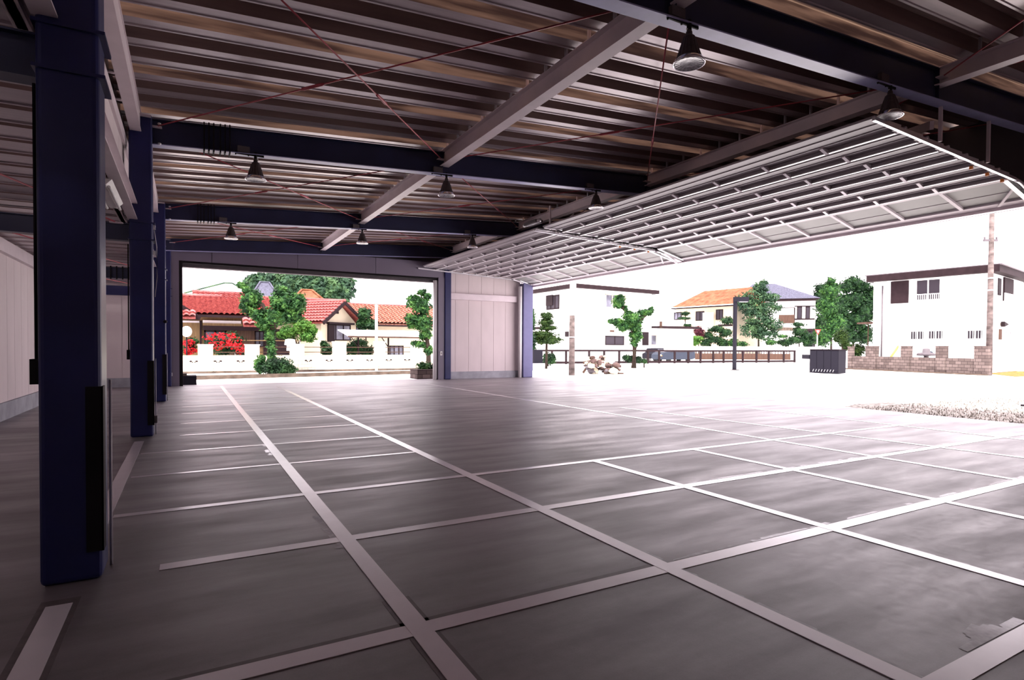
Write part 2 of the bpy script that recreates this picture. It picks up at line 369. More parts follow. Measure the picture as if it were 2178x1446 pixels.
# gable above right wall and doors
struct(MB().box(XR-.02, XR+.12, 4.6, YB+.1, 4.62, 6.5).build('wall_right', 'darkgrey'), 'dark wall above the overhead doors', 'wall')
struct(MB().box(-.5, XR, YB+.02, YB+.14, 5.1, 6.45).build('wall_back', 'darkgrey'), 'dark wall above the rear opening', 'wall')
# rear opening header and jambs
mb = MB()
mb.box(-.6, 10.5, YB-.2, YB-.02, 4.60, 5.28)
for a, b in ((-.60,.83),(.84,3.89),(3.90,7.07),(7.08,10.24),(10.25,10.55)): mb.box(a+.004, b-.004, YB-.25, YB, 4.62, 5.30)
struct(mb.build('trim_3', 'header'), 'dark grey header panels over the rear opening', 'trim')
struct(MB().box(-.3, 9.95, YB-.22, YB+.1, 4.54, 4.62).build('trim_4', 'black'), 'black strip painted as the shadow gap under the rear header', 'trim')  # solid strip, the shade of the gap put in as black
struct(MB().box(-.3, 9.95, YB+.0, YB+.3, 4.42, 4.54).build('trim_5', 'box'), 'grey soffit at the top of the rear opening', 'trim')
struct(MB().box(-.60, -.24, YB-.25, YB+.05, 0, 4.62).build('trim_6', 'header'), 'dark grey left jamb of the rear opening', 'trim')
struct(MB().box(-.24, -.13, YB-.25, YB+.05, 0, 4.62).build('trim_7', 'black'), 'black edge of the left jamb', 'trim')
struct(MB().box(9.95, 10.24, YB-.28, YB+.05, 0, 4.62).build('trim_8', 'header'), 'grey right jamb of the rear opening', 'trim')
struct(MB().tube([(9.85, YB-.12, 0), (9.85, YB-.12, 4.50)], .10, 14).build('trim_9', 'white'), 'white rounded guide post of the rear opening', 'trim')
sw = thing('light_switch', (10.08, YB-.30, 1.16), 'small pale switch plate on the grey right jamb of the rear opening', 'switch')
MB().box(10.03, 10.13, YB-.305, YB-.28, 1.10, 1.28).build('plate', 'white', sw); MB().box(10.06, 10.075, YB-.312, YB-.305, 1.14, 1.24).build('rocker', 'box', sw); MB().box(10.09, 10.105, YB-.312, YB-.305, 1.14, 1.24).build('rocker', 'box', sw)

# ------------------------------------------------------------------ roof decks
def deck(name, x0, x1, y0, y1, pitch, zf, h, flatb, topw, label, every=3, phase=0, mats=('deck','deck_shade','sky_sheet')):
    mb = MB(); n = int((y1-y0)/pitch)+1
    web = (pitch-flatb-topw)/2
    for i in range(n):
        y = y0+i*pitch; sky = every and (i+phase) % every == 0
        pr = [(0,0),(flatb,0 if flatb > .35 else -.012),(flatb+web,h),(flatb+web+topw,h),(pitch,0)]
        for k in range(4):
            (ya,za),(yb,zb_) = pr[k], pr[k+1]
            mb.cur = 0 if k == 0 else (2 if (sky and k >= 1) else 1)
            if k == 0:                    # shallow groove in the middle of the flat
                m1 = flatb*.45; m2 = flatb*.55
                pts = [(0,0),(flatb-.045,0),(flatb-.030,-.012),(flatb,-.012)]
            elif k == 2:
                pts = [(ya,za)]
                q = 4
                for t in range(1, q): pts.append((ya+(yb-ya)*t/q, za-(.018 if t % 2 else 0)))
                pts.append((yb,zb_))
            else: pts = [(ya,za),(yb,zb_)]
            for (a,c),(b,e) in zip(pts[:-1], pts[1:]):
                if y+b > y1+.01: continue
                mb.add([(x0,y+a,zf(x0)+c),(x1,y+a,zf(x1)+c),(x1,y+b,zf(x1)+e),(x0,y+b,zf(x0)+e)], [(0,1,2,3)])
    return struct(mb.build(name, list(mats), loc=(0,0,0)), label, 'roof')
deck('ceiling', -1.0, XR+.6, -3.29, YB+.5, .55, zd, .17, .215, .20, 'ribbed metal roof deck with translucent brown strips', 3, 1)
deck('ceiling', XL-.2, -.86, YN, YB+.5, .55, lambda x: 3.71+.01*x, .10, .40, .08, 'low ribbed roof deck of the left bay', 0)

# ------------------------------------------------------------------ columns
def column(x0, x1, y0, dep, h, label, guard=True, boxes=False, collars=True, matn='navy', group=None, n=0):
    t = thing('steel_column', ((x0+x1)/2, y0+dep/2, 0), label, 'column', group)
    bevel(MB().box(x0, x1, y0, y0+dep, 0, h).build('shaft', matn, t), .035, 3)
    if collars:
        for z in (3.27, 3.55): MB().box(x0-.015, x1+.035, y0-.02, y0+dep+.02, z, z+.022).build('collar_plate', matn, t)
    if guard:
        mb = MB().box(x1-.085, x1+.008, y0-.010, y0+.001, .19, 1.27).box(x1-.001, x1+.010, y0-.010, y0+.10, .19, 1.27)
        tag(mb.build('corner_guard', 'black', t), 'black rubber corner guard')
        MB().tube([(x1+.022, y0+dep-.06, 0.0), (x1+.022, y0+dep-.06, 1.3)], .010, 6).build('conduit', 'conduit', t)
    if boxes:
        b = MB().box(x0-.045, x0, y0+.04, y0+.16, 1.29, 1.45).build('switch_box', 'black', t)
        MB().tube([(x0-.02, y0+.10, 1.45), (x0-.02, y0+.10, 3.2)], .010, 6).build('conduit', 'black', t)
    return t
places = ['nearest tall navy column at the far left of the photo, black corner guard at its foot', 'second navy column from the viewpoint along the left row', 'third navy column along the left row, black knob on its face', 'fourth navy column along the left row, against the rear wall']
cols = []
for k in range(4):
    y0 = COLY[k] if k < 3 else YB-.36
    c = column(-.82, -.49, y0, .33, 5.36, places[k], guard=k < 3, boxes=k < 2, group='navy columns of the left row')
    cols.append(c)
MB().tube([(-.478, COLY[1]+.16, 3.5), (-.44, COLY[1]+.2, 3.2), (-.44, COLY[1]+.22, 2.7), (-.47, COLY[1]+.2, 2.35)], .009, 6).build('cable', 'conduit', cols[1])
MB().box(-.49, -.455, COLY[1]+.1, COLY[1]+.17, 3.48, 3.56).box(-.49, -.455, COLY[1]+.1, COLY[1]+.17, 3.05, 3.12).build('cable_clip', 'white', cols[1])
MB().box(-.49, -.44, COLY[1]+.02, COLY[1]+.10, .22, .34).build('socket_box', 'box', cols[1])
MB().ell((-.50, COLY[2]-.03, 2.15), (.05,.05,.045)).build('knob', 'black', cols[2])
tag(MB().box(-.49, -.46, YB-.30, YB-.20, .38, .50).build('socket_box', 'white', cols[3]), 'small white socket box')
column(10.24, 10.56, YB-.33, .33, 5.7, 'blue column at the right side of the rear opening', guard=False, collars=False)
t = column(14.35, 14.90, YB-.40, .40, 4.62, 'pale blue column where the rear wall meets the overhead doors', guard=False, collars=False, matn='paleblue')
MB().tube([(14.22, YB-.30, 0), (14.22, YB-.30, 4.45)], .085, 14).build('guide_tube', 'white', t)

# ------------------------------------------------------------------ main beams
bl = ['nearest navy roof beam with pale underside, crossing the top right', 'second navy roof beam, carrying three lamps', 'third navy roof beam, carrying the three small far lamps', 'rearmost navy roof beam over the rear opening']
beams = []
X0, X1 = -.66, 14.95
for k in range(4):
    y = BY[k] if k < 3 else YB-.42
    t = thing('roof_beam', (X0, y, zb(X0)), bl[k], 'beam', 'navy main roof beams')
    def slab(ya, yb, fa, fb, x0=X0, x1=X1):
        return MB().hexa([(x0,ya,fa(x0)),(x1,ya,fa(x1)),(x1,yb,fa(x1)),(x0,yb,fa(x0))], [(x0,ya,fb(x0)),(x1,ya,fb(x1)),(x1,yb,fb(x1)),(x0,yb,fb(x0))])
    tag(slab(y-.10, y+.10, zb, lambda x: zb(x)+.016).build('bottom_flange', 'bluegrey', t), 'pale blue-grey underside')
    slab(y-.10, y+.10, lambda x: zt(x)-.016, zt).build('top_flange', 'navy_dk', t)
    slab(y-.035, y+.035, lambda x: zb(x)+.015, lambda x: zt(x)-.015).build('web', 'navy_dk', t)
    for xs in (4.83, 10.58):
        slab(y-.09, y-.03, lambda x: zb(x)+.015, lambda x: zt(x)-.015, xs-.055, xs-.045).build('stiffener', 'navy_dk', t)
    beams.append(t)
    if k in (1, 2):
        for j in range(6):
            x = .28+j*.075+(.03 if j > 2 else 0)
            mb = MB().bar((x, y-.115, zb(x)-.03), (x, y-.115, zt(x)+.03), .022, .022).bar((x, y-.115, zb(x)-.02), (x, y+.115, zb(x)-.02), .022, .022)
            tag(mb.build('cable_strap', 'black', t), 'black strap around the beam')
    # bolts at the column end
    if k < 3: MB().ell((X0+.27, y-.11, zt(X0)-.07), (.03,.03,.02)).ell((X0+.27, y-.11, zb(X0)+.03), (.03,.03,.02)).build('bolt', 'galv', t)
    # low left-bay beams
    if k < 3:
        l = thing('side_beam', (-2.0, y, 3.27), ['low navy beam of the left bay beside the nearest column','low navy beam of the left bay beside the second column','low navy beam of the left bay beside the third column'][k], 'beam', 'low beams of the left bay')
        MB().box(XL+.05, -.8, y-.085, y+.085, 3.27, 3.285).build('bottom_flange', 'navy_dk', l); MB().box(XL+.05, -.8, y-.085, y+.085, 3.54, 3.555).build('top_flange', 'navy_dk', l)
        MB().box(XL+.05, -.8, y-.03, y+.03, 3.285, 3.54).build('web', 'navy_dk', l)
        if k == 2:
            for j in range(7):
                x = -1.85+j*.13
                MB().bar((x, y-.10, 3.24), (x, y-.10, 3.58), .03, .03).build('cable_strap', 'black', l)
l = thing('side_beam', (-2.0, YB-.12, 3.27), 'navy beam along the top of the rear wall in the left bay', 'beam')
MB().box(XL+.1, -.8, YB-.12, YB-.02, 3.27, 3.60).build('web', 'navy', l)

# ------------------------------------------------------------------ purlins (cream beams running away from the viewer)
def purlin(x, ya, yb, z0, z1, w, label, brackets=True, group='cream secondary beams under the roof', phase=0):
    t = thing('roof_purlin', (x, ya, z0), label, 'beam', group)
    MB().box(x-w/2, x+w/2, ya, yb, z0, z0+.014).build('bottom_flange', 'cream', t)
    MB().box(x-w/2, x+w/2, ya, yb, z1-.014, z1).build('top_flange', 'cream', t)
    MB().box(x-.012, x+.012, ya, yb, z0+.014, z1-.014).build('web', 'cream', t)
    if brackets:
        for i in range(60):
            y = -3.29+.41+.55*i
            if ya+.1 < y < yb-.1:
                sky = (i+1) % 3 == 0
                tag(MB().box(x-.02, x+.02, y-.018, y+.018, z1-.002, zd(x)+.15).build('deck_bracket', 'cream' if sky else 'conduit', t))
    return t
lab = {4.83: ['cream beam overhead in front of the nearest navy beam','large cream beam between the first and second navy beams, centre of the ceiling','cream beam between the second and third navy beams, near the ceiling centre','short distant cream beam between the third and rearmost navy beams, centre'],
       10.58: ['cream beam at the top right corner of the photo','cream beam above the near overhead door, between the first and second navy beams','cream beam above the overhead door, between the second and third navy beams','farthest cream beam above the far end of the overhead door']}
ys = [YN+.1]+BY[:3]+[YB-.42]
for x in (4.83, 10.58):
    for k in range(4):
        purlin(x, ys[k]+.04, ys[k+1]-.04, zb(x)+(.17 if x < 6 else .235), zd(x)-(.085 if x < 6 else .11), .20, lab[x][k])
# eaves beams between columns (upper) and lower ones carrying the left bay
cy = [YN+.1]+[c+.33 for c in COLY[:3]]; ce = [COLY[0], COLY[1], COLY[2], YB-.36]
el = ['cream eaves beam before the nearest column','broad cream eaves beam from the nearest column to the second','cream eaves beam from the second column to the third','cream eaves beam from the third column to the rear']
ll = ['lower cream beam of the left bay before the nearest column','lower cream beam between the nearest and second columns','lower cream beam between the second and third columns','lower cream beam between the third and rear columns']
for k in range(4):
    t = thing('eaves_beam', (-.72, cy[k], 5.05), el[k], 'beam', 'cream eaves beams on the column heads')
    MB().box(-.80, -.64, cy[k], ce[k]+.05, 5.05, 5.066).build('bottom_flange', 'cream', t); MB().box(-.80, -.64, cy[k], ce[k]+.05, 5.384, 5.40).build('top_flange', 'cream', t)
    MB().box(-.80, -.655, cy[k], ce[k]+.05, 5.066, 5.384).build('web', 'cream', t)
    MB().box(-.66, -.50, ce[k]-.12, ce[k]+.02, 5.30, 5.315).build('node_plate', 'cream', t)
    n = int((ce[k]-cy[k])/.95)
    for j in range(n):
        y = cy[k]+.3+j*.95; MB().box(-.93, -.80, y, y+.04, 5.03, 5.05).build('tie_bracket', 'cream', t)
    t = thing('lower_beam', (-.77, cy[k], 3.6), ll[k], 'beam', 'lower cream beams along the column row')
    MB().box(-.84, -.70, cy[k], ce[k]+.02, 3.60, 3.614).build('bottom_flange', 'cream', t); MB().box(-.84, -.70, cy[k], ce[k]+.02, 3.856, 3.87).build('top_flange', 'cream', t)
    MB().box(-.80, -.78, cy[k], ce[k]+.02, 3.614, 3.856).build('web', 'cream', t)
    MB().box(-.93, -.84, cy[k], ce[k], 4.84, 4.99).build('panel_rail', 'cream', t) if False else None
o = MB().box(-.90, -.86, YN, YB-.4, 4.80, 4.99).build('trim_10', 'cream'); struct(o, 'cream rail along the top of the clerestory panels', 'trim')

# ------------------------------------------------------------------ brace rods
def rod(a, b, label):
    a = Vector(a); b = Vector(b); t = thing('brace_rod', a, label, 'rod', 'red crossed brace rods under the roof')
    MB().tube([a, b], .011, 6).build('bar', 'red', t)
    m = a.lerp(b, .40); d = (b-a).normalized()
    MB().tube([m-d*.22, m-d*.17, m+d*.17, m+d*.22], [.011,.024,.024,.011], 8).build('turnbuckle', 'red', t)
    for p, s in ((a, 1), (b, -1)):
        q = p + d*s*.06
        tag(MB().box(p.x-.09, p.x+.09, p.y-.05, p.y+.05, p.z-.012, p.z).build('end_plate', 'cream', t), 'cream end plate')
xs = [-.55, 4.83, 10.58, 14.7]
nm_x = ['left', 'middle', 'right']; nm_y = ['nearest', 'second', 'third', 'rearmost']
zr = lambda x: 5.235+.062*x
ybay = [YN+.2]+BY[:3]+[YB-.42]
for i in range(3):
    for k in range(4):
        xa, xb = xs[i]+.11, xs[i+1]-.11; ya, yb = ybay[k]+.15, ybay[k+1]-.15
        rod((xa, yb, zr(xa)), (xb, ya, zr(xb)), 'red rod, %s roof bay, %s row, rising far left to near right' % (nm_y[k], nm_x[i]))
        rod((xb, yb, zr(xb)-.03), (xa, ya, zr(xa)-.03), 'red rod, %s roof bay, %s row, running far right to near left' % (nm_y[k], nm_x[i]))
for k in range(1, 4):
    rod((-3.1, ybay[k]+.4, 3.50), (-.98, ybay[k+1]-.4, 3.50), 'red rod low under the left bay ceiling, %s of the bays' % nm_y[k-1]) 

# ------------------------------------------------------------------ high-bay lamps
def lamp(x, y, zbm, label, s=1.0):
    t = thing('high_bay_lamp', (x, y, zbm), label, 'lamp', 'conical high-bay lamps on the roof beams')
    z = zbm
    MB().box(x-.30, x-.10, y-.04, y+.02, z+.03, z+.14).build('ballast_box', 'box', t)
    MB().bar((x-.34, y, z+.02), (x+.14, y, z+.02), .02, .05).tube([(x-.33,y,z+.02),(x-.33,y,z-.02)], .012, 6).tube([(x-.12,y,z+.02),(x-.12,y,z-.02)], .012, 6).build('mounting_bar', 'black', t)
    MB().tube([(x, y, z+.06), (x, y, z-.05)], .028, 8).build('hanger', 'black', t)
    MB().tube([(x-.045, y, z-.05), (x-.02, y, z-.035), (x+.02, y, z-.035), (x+.045, y, z-.05)], .008, 6).build('hook', 'galv', t)
    c = (x, y, z-.05)
    MB().lathe([(.02,0),(.034,-.02),(.036,-.055),(.062,-.075),(.088,-.15),(.118,-.25),(.140,-.315)], c, 36, .035).build('housing', 'lampbody', t)
    MB().lathe([(.140,-.312),(.158,-.335),(.178,-.365),(.184,-.378),(.178,-.385),(.168,-.380),(.150,-.345)], c, 32).build('reflector_rim', 'chrome', t)
    MB().lathe([(.02,-.330),(.10,-.340),(.165,-.374),(.160,-.382),(.10,-.372),(.02,-.366)], c, 36, .03).build('glass_lens', 'glass', t)
    return t
LP = [(5.0,0,'large lamp hanging from the nearest navy beam at the top of the photo'), (9.15,0,'lamp hanging beside the upper end of the overhead door track'),
      (1.11,1,'lamp on the second navy beam, left end, right of the black straps'), (4.87,1,'lamp on the second navy beam under the big cream beam'), (8.88,1,'lamp on the second navy beam in front of the overhead door'),
      (1.11,2,'small far lamp on the third navy beam, left end'), (4.85,2,'small far lamp on the third navy beam, centre'), (8.70,2,'small far lamp on the third navy beam beside the overhead door')]
for x, k, l in LP: lamp(x, BY[k]-.07, zb(x)-.02, l)

# fluorescent fixtures in the left bay
for i, (ya, l) in enumerate(((6.3, 'fluorescent tube fixture under the left bay roof, nearest the first column'), (8.5, 'fluorescent tube fixture under the left bay roof, nearer the second column'))):
    t = thing('fluorescent_light', (-.88, ya, 3.4), l, 'lamp', 'fluorescent fixtures in the left bay')
    MB().prism([(-1.0,ya,3.54),(-.78,ya,3.54),(-.85,ya,3.46),(-.93,ya,3.46)], (0,1.4,0)).build('housing', 'white', t)
    for dx in (-.075, .075): MB().tube([(-.89+dx, ya+.03, 3.45), (-.89+dx, ya+1.37, 3.45)], .019, 8).build('tube', 'tube', t)
    MB().tube([(-.89, ya+.2, 3.54), (-.89, ya+.2, 3.70)], .008, 5).build('hanger', 'conduit', t)

# ------------------------------------------------------------------ overhead doors
ZD = lambda x: 4.83 + (14.1-x)*.044       # running plane of the raised door
HX = [9.14, 9.87, 10.53, 11.2, 11.84, 12.45, 13.07, 13.68]
def overhead_door(name, y0, y1, label):
    d = thing(name, (9.14, y0, 4.9), label, 'door', kind='structure')
    for i in range(7):
        xa, xb = HX[i]+.008, HX[i+1]-.008; za, zb2 = ZD(xa), ZD(xb)
        p = MB().hexa([(xa,y0,za),(xb,y0,zb2),(xb,y1,zb2),(xa,y1,za)], [(xa,y0,za+.04),(xb,y0,zb2+.04),(xb,y1,zb2+.04),(xa,y1,za+.04)]).build('door_section', 'doorp', d)
        for fx in (.33, .66):
            x = xa+(xb-xa)*fx; MB().box(x-.012, x+.012, y0, y1, ZD(x)-.012, ZD(x)+.001).build('groove', 'doorp', p)
        # stiffener: deep channel along the outer edge with a bright lip
        x = xb-.03; z = ZD(x)
        MB().box(x-.02, x+.02, y0+.05, y1-.05, z-.06, z).build('stiffener', 'doorp', p)
        MB().box(x-.035, x+.022, y0+.05, y1-.05, z-.072, z-.058).build('stiffener_lip', 'lip', p)
        n = round((y1-y0)/1.22)
        for j in range(1, n):
            y = y0+(y1-y0)*j/n
            MB().hexa([(xb-.22,y-.03,z-.02),(xb-.03,y-.03,z-.085),(xb-.03,y+.03,z-.085),(xb-.22,y+.03,z-.02)], [(xb-.22,y-.03,z),(xb-.03,y-.03,z),(xb-.03,y+.03,z),(xb-.22,y+.03,z)]).build('stile', 'lip', p)  # stiles share the lip colour for the daylight they catch
        for ye in (y0-.02, y1-.06):
            tag(MB().box(xa+.05, xb-.02, ye, ye+.08, ZD(xa)-.03, ZD(xa)+.02).build('end_cap', 'galv', p))
        if i > 3: tag(MB().box(x-.05, x-.01, y0+.05, y0+.10, z-.12, z-.06).build('bumper', 'orange', p), 'small orange bumper')
    # inclined lowest section
    A = Vector((13.70, 0, ZD(13.70)-.02)); B = Vector((14.93, 0, 4.53)); n = Vector((.18, 0, 1)).normalized()
    pl = lambda s, off: A.lerp(B, s) + n*off
    def strip(s0, s1, o0, o1, ya, yb):
        c = [pl(s0,o0), pl(s1,o0), pl(s1,o1), pl(s0,o1)]
        return MB().prism([Vector((q.x, ya, q.z)) for q in c], (0, yb-ya, 0))
    p = strip(0, 1, 0, .045, y0, y1).build('door_section', 'doorgreen', d)
    strip(-.02, .05, -.05, 0, y0, y1).build('top_rail', 'doorrib', p); strip(.80, 1.0, -.045, 0, y0, y1).build('bottom_rail', 'doorrib', p)
    strip(.50, .515, -.008, 0, y0, y1).build('groove', 'doorp', p)
    nn = round((y1-y0)/1.22)
    for j in range(1, nn):
        y = y0+(y1-y0)*j/nn; strip(.05, .82, -.05, 0, y-.035, y+.035).build('stile', 'doorrib', p)
    for ye, sg in ((y0+.02, 1), (y1-.10, -1)):
        strip(.0, .9, -.06, -.04, ye, ye+.09).build('end_stile', 'galv', p)
    MB().bar((14.15, y0+.08, 4.70), (14.75, y0+.55, 4.50), .05, .02).build('brace', 'doorrib', p)
    return d
overhead_door('door_1', 5.02, 14.45, 'near raised sectional overhead door of ribbed grey panels')
overhead_door('door_2', 14.75, 24.35, 'far raised sectional overhead door of ribbed grey panels')
# header beam at door line with rubber seal
struct(MB().box(14.86, 15.02, 4.7, YB, 4.44, 4.62).build('trim_11', 'cream'), 'pale lintel along the foot of the raised overhead doors', 'trim')
struct(MB().box(14.95, 15.2, 4.7, YB, 4.46, 4.50).build('trim_12', 'darkgrey'), 'dark drip edge above the side opening', 'trim')
# tracks
def track(y, label, hangers):
    t = thing('door_track', (9.0, y, 5.0), label, 'track', 'door tracks')
    MB().bar((8.95, y, ZD(8.95)-.09), (13.7, y, ZD(13.7)-.09), .05, .055).build('rail', 'galv', t)
    pts = []
    for i in range(9):
        a = i/8; pts.append((13.7+1.12*a, y, ZD(13.7)-.09-.42*a**1.8))
    MB().tube(pts, .035, 8).build('curved_rail', 'galv', t)
    for x, zt_ in hangers: MB().bar((x, y, ZD(x)), (x, y, zt_), .05, .04).build('hanger', 'cream', t)
    for i in range(1, 7):
        x = HX[i]; MB().tube([(x-.05, y-.02, ZD(x)-.04), (x-.05, y+.10, ZD(x)-.04)], .035, 10).build('roller', 'galv', t)
        MB().box(x-.16, x+.02, y+.02, y+.14, ZD(x)-.05, ZD(x)-.03).build('hinge', 'white', t)
    return t
track(4.93, 'bright steel track at the near end of the overhead doors, with hangers', [(10.9, zb(10.9)), (12.6, zb(12.6))])
tm = track(14.60, 'pale steel track between the two overhead doors', [(9.5, 5.75)])
track(24.45, 'steel track at the far end of the overhead doors', [])
MB().bar((14.05, 14.60, 4.72), (14.95, 14.60, 4.46), .22, .05).build('guide_shoe', 'doorrib', tm)
MB().bar((10.58, 14.25, zb(10.58)+.17), (9.7, 14.6, ZD(9.7)), .03, .03).bar((10.58, 14.9, zb(10.58)+.17), (9.7, 14.6, ZD(9.7)), .03, .03).build('stay', 'cream', tm)
mo = thing('door_operator', (9.0, 14.6, 5.2), 'small galvanised spring mechanism at the upper end of the middle door track', 'motor')
MB().box(8.8, 9.05, 14.3, 14.95, 5.13, 5.22).build('bracket', 'box', mo); MB().tube([(8.9, 14.2, 5.18), (8.9, 15.1, 5.18)], .055, 10).build('shaft', 'galv', mo)
bb = thing('wall_beam', (14.6, 4.9, 5.0), 'cream diagonal strut behind the near door track, top right', 'beam')
MB().bar((11.1, 5.15, 5.35), (13.3, 6.6, 6.1), .06, .14).build('bar', 'cream', bb)

# ================================================================== OUTSIDE
def leaves(name, clumps, n, size, material, parent, seed, core=True, flat_=1.0):
    """clumps: (centre, (rx, ry, rz)); n leaf cards (real, two-triangle leaves) scattered over the clump shells"""
    rng = np.random.default_rng(seed)
    ex = []
    for c, q in clumps:
        ex.append((c, tuple(x*.96 for x in q)))
        for _ in range(4):
            dd_ = rng.normal(size=3); dd_ /= np.linalg.norm(dd_); ex.append((Vector((c[0]+dd_[0]*q[0]*.68, c[1]+dd_[1]*q[1]*.68, c[2]+dd_[2]*q[2]*.68)), tuple(x*rng.uniform(.32,.55) for x in q)))
    clumps = ex; n = int(n*1.35)
    w = np.array([r[0]*r[2]+r[1]*r[2] for c, r in clumps]); w = w/w.sum()
    idx = rng.choice(len(clumps), n, p=w)
    C = np.array([tuple(c) for c, r in clumps])[idx]; Rr = np.array([r for c, r in clumps])[idx]
    d = rng.normal(size=(n, 3)); d /= np.linalg.norm(d, axis=1)[:, None]
    k = rng.uniform(.62, 1.12, n)[:, None]
    lump = 1 + .16*np.sin(d[:, :1]*7+idx[:, None])*np.cos(d[:, 2:]*6)
    p = C + d*Rr*k*lump
    a = rng.normal(size=(n, 3)); a[:, 2] *= .6; a /= np.linalg.norm(a, axis=1)[:, None]
    nrm = d + rng.normal(size=(n, 3))*.6 + np.array([0, 0, .35])
    b = np.cross(a, nrm); b /= (np.linalg.norm(b, axis=1)[:, None]+1e-6); a = np.cross(nrm, b); a /= (np.linalg.norm(a, axis=1)[:, None]+1e-6)
    sz = size*rng.uniform(.6, 1.3, n)[:, None]
    v = np.stack([p-a*sz, p-b*sz*.5*flat_, p+a*sz, p+b*sz*.5*flat_], 1).reshape(-1, 3)
    mb = MB(); mb.v = [tuple(x) for x in v.tolist()]
    mb.f = [(4*i, 4*i+1, 4*i+2, 4*i+3) for i in range(n)]; mb.m = [0]*n; mb.sm = [False]*n
    if core:
        rr = random.Random(seed)
        for c, r in clumps: mb.ell(c, (r[0]*.72, r[1]*.72, r[2]*.72), 9, 6, .12, rr)
    return mb.build(name, material, parent)
def clump(u, v, ru, rv, d, depth=None):
    c = Q(u, v, d); rx = ru*d/F_PX; rz = rv*d/F_PX
    return (c, (rx, (depth or (rx+rz)/2), rz))
def tree(label, base, clumps, d, n, size, m, seed, trunks=(), group=None, name='garden_tree', cat='tree', tr=.10, core=True):
    t = thing(name, (base.x, base.y, 0), label, cat, group)
    leaves('foliage', [clump(*c, d) for c in clumps], n, size, m, t, seed, core)
    mb = MB()
    if not trunks:
        c = min((clump(*c_, d)[0] for c_ in clumps), key=lambda p: p.z); mb.tube([(c.x, c.y, -.03), (c.x, c.y, max(c.z, .1))], tr*.5, 8)
    for i_, tk in enumerate(trunks):
        pts = [Q(u, v, d) for u, v in tk]
        if i_ == 0 or pts[0].z < 1.2: pts[0].z = -.03
        mb.tube(pts, tr, 8, tr*.5)
    mb.build('trunk', 'bark', t)
    return t
def base_at(u, d): return GD(u, d)

class Wall:
    """vertical plane through ground points a->b (b to the right seen from the viewpoint); y grows away from the viewer"""
    def __init__(s, a, b):
        s.a = Vector((a.x, a.y, 0)); d = Vector((b.x, b.y, 0))-s.a; s.L = d.length; s.d = d.normalized(); s.n = Vector((-s.d.y, s.d.x, 0))
        if s.n.dot(s.a) < 0: s.n = -s.n
    def hit(s, u, v, off=0.0):
        r = ray(u, v); o = s.a+s.n*off; t = (o-EYE).dot(s.n)/r.dot(s.n); p = EYE+r*t
        return (p-s.a).dot(s.d), p.z
    def P(s, x, y, z): return s.a + s.d*x + s.n*y + Vector((0,0,z))
    def box(s, mb, x0, x1, y0, y1, z0, z1):
        return mb.hexa([s.P(x0,y0,z0), s.P(x1,y0,z0), s.P(x1,y1,z0), s.P(x0,y1,z0)], [s.P(x0,y0,z1), s.P(x1,y0,z1), s.P(x1,y1,z1), s.P(x0,y1,z1)])
    def rect(s, u0, v0, u1, v1):
        um, vm = (u0+u1)/2, (v0+v1)/2
        x0 = s.hit(u0, vm)[0]; x1 = s.hit(u1, vm)[0]; z1 = s.hit(um, v0)[1]; z0 = s.hit(um, v1)[1]
        return x0, x1, z0, z1
    def window(s, parent, u0, v0, u1, v1, panes=2, frame='dkframe', glass='pane', bars=0, fw=.06, depth=.06, name='window'):
        x0, x1, z0, z1 = s.rect(u0, v0, u1, v1)
        mb = MB()
        s.box(mb, x0, x1, -depth, .0, z1-fw, z1); s.box(mb, x0, x1, -depth, 0, z0, z0+fw); s.box(mb, x0, x0+fw, -depth, 0, z0, z1); s.box(mb, x1-fw, x1, -depth, 0, z0, z1)
        for i in range(1, panes): xm = x0+(x1-x0)*i/panes; s.box(mb, xm-fw/2, xm+fw/2, -depth, 0, z0, z1)
        for i in range(bars): xm = x0+(x1-x0)*(i+.5)/bars; s.box(mb, xm-.013, xm+.013, -depth-.06, -depth-.03, z0, z1)
        w = mb.build(name, frame, parent)
        g = MB(); s.box(g, x0+fw*.5, x1-fw*.5, -.025, -.005, z0+fw*.5, z1-fw*.5); g.build('pane', glass, w)
        return w
    def slab(s, parent, u0, v0, u1, v1, m, name='board', y0=-.05, y1=0.0):
        x0, x1, z0, z1 = s.rect(u0, v0, u1, v1); mb = MB(); s.box(mb, x0, x1, y0, y1, z0, z1); return mb.build(name, m, parent)
def tiles(parent, o, al, dn, la, ld, m, name='roof', pw=.30, pd=.32, th=.10):
    """barrel tiled slope: o = top corner, al = unit along ridge, dn = unit down the slope"""
    o = Vector(o); al = Vector(al).normalized(); dn = Vector(dn).normalized(); up = al.cross(dn)
    if up.z < 0: up = -up
    nx = max(2, int(la/pw)); ny = max(2, int(ld/pd)); mb = MB(); vs = []; fs = []
    sub = 4; cols_ = nx*sub+1
    for j in range(ny):
        for e in (0, 1):
            for i in range(cols_):
                h = .09*abs(math.sin(math.pi*i/sub)) + (.09 if e else 0.0)
                vs.append(o + al*(la*i/(cols_-1)) + dn*(ld*(j+e)/ny) + up*(h))
    for r in range(2*ny-1):
        for i in range(cols_-1):
            a = r*cols_+i; fs.append((a, a+1, a+1+cols_, a+cols_))
    mb.add(vs, fs)
    c = [o-up*.02, o+al*la-up*.02, o+al*la+dn*ld-up*.02, o+dn*ld-up*.02]
    mb.hexa([p-up*th for p in c], c)
    return mb.build(name, m, parent)
def ridge(parent, a, b, r, m): return MB().tube([a, b], r, 8).build('ridge_cap', m, parent)

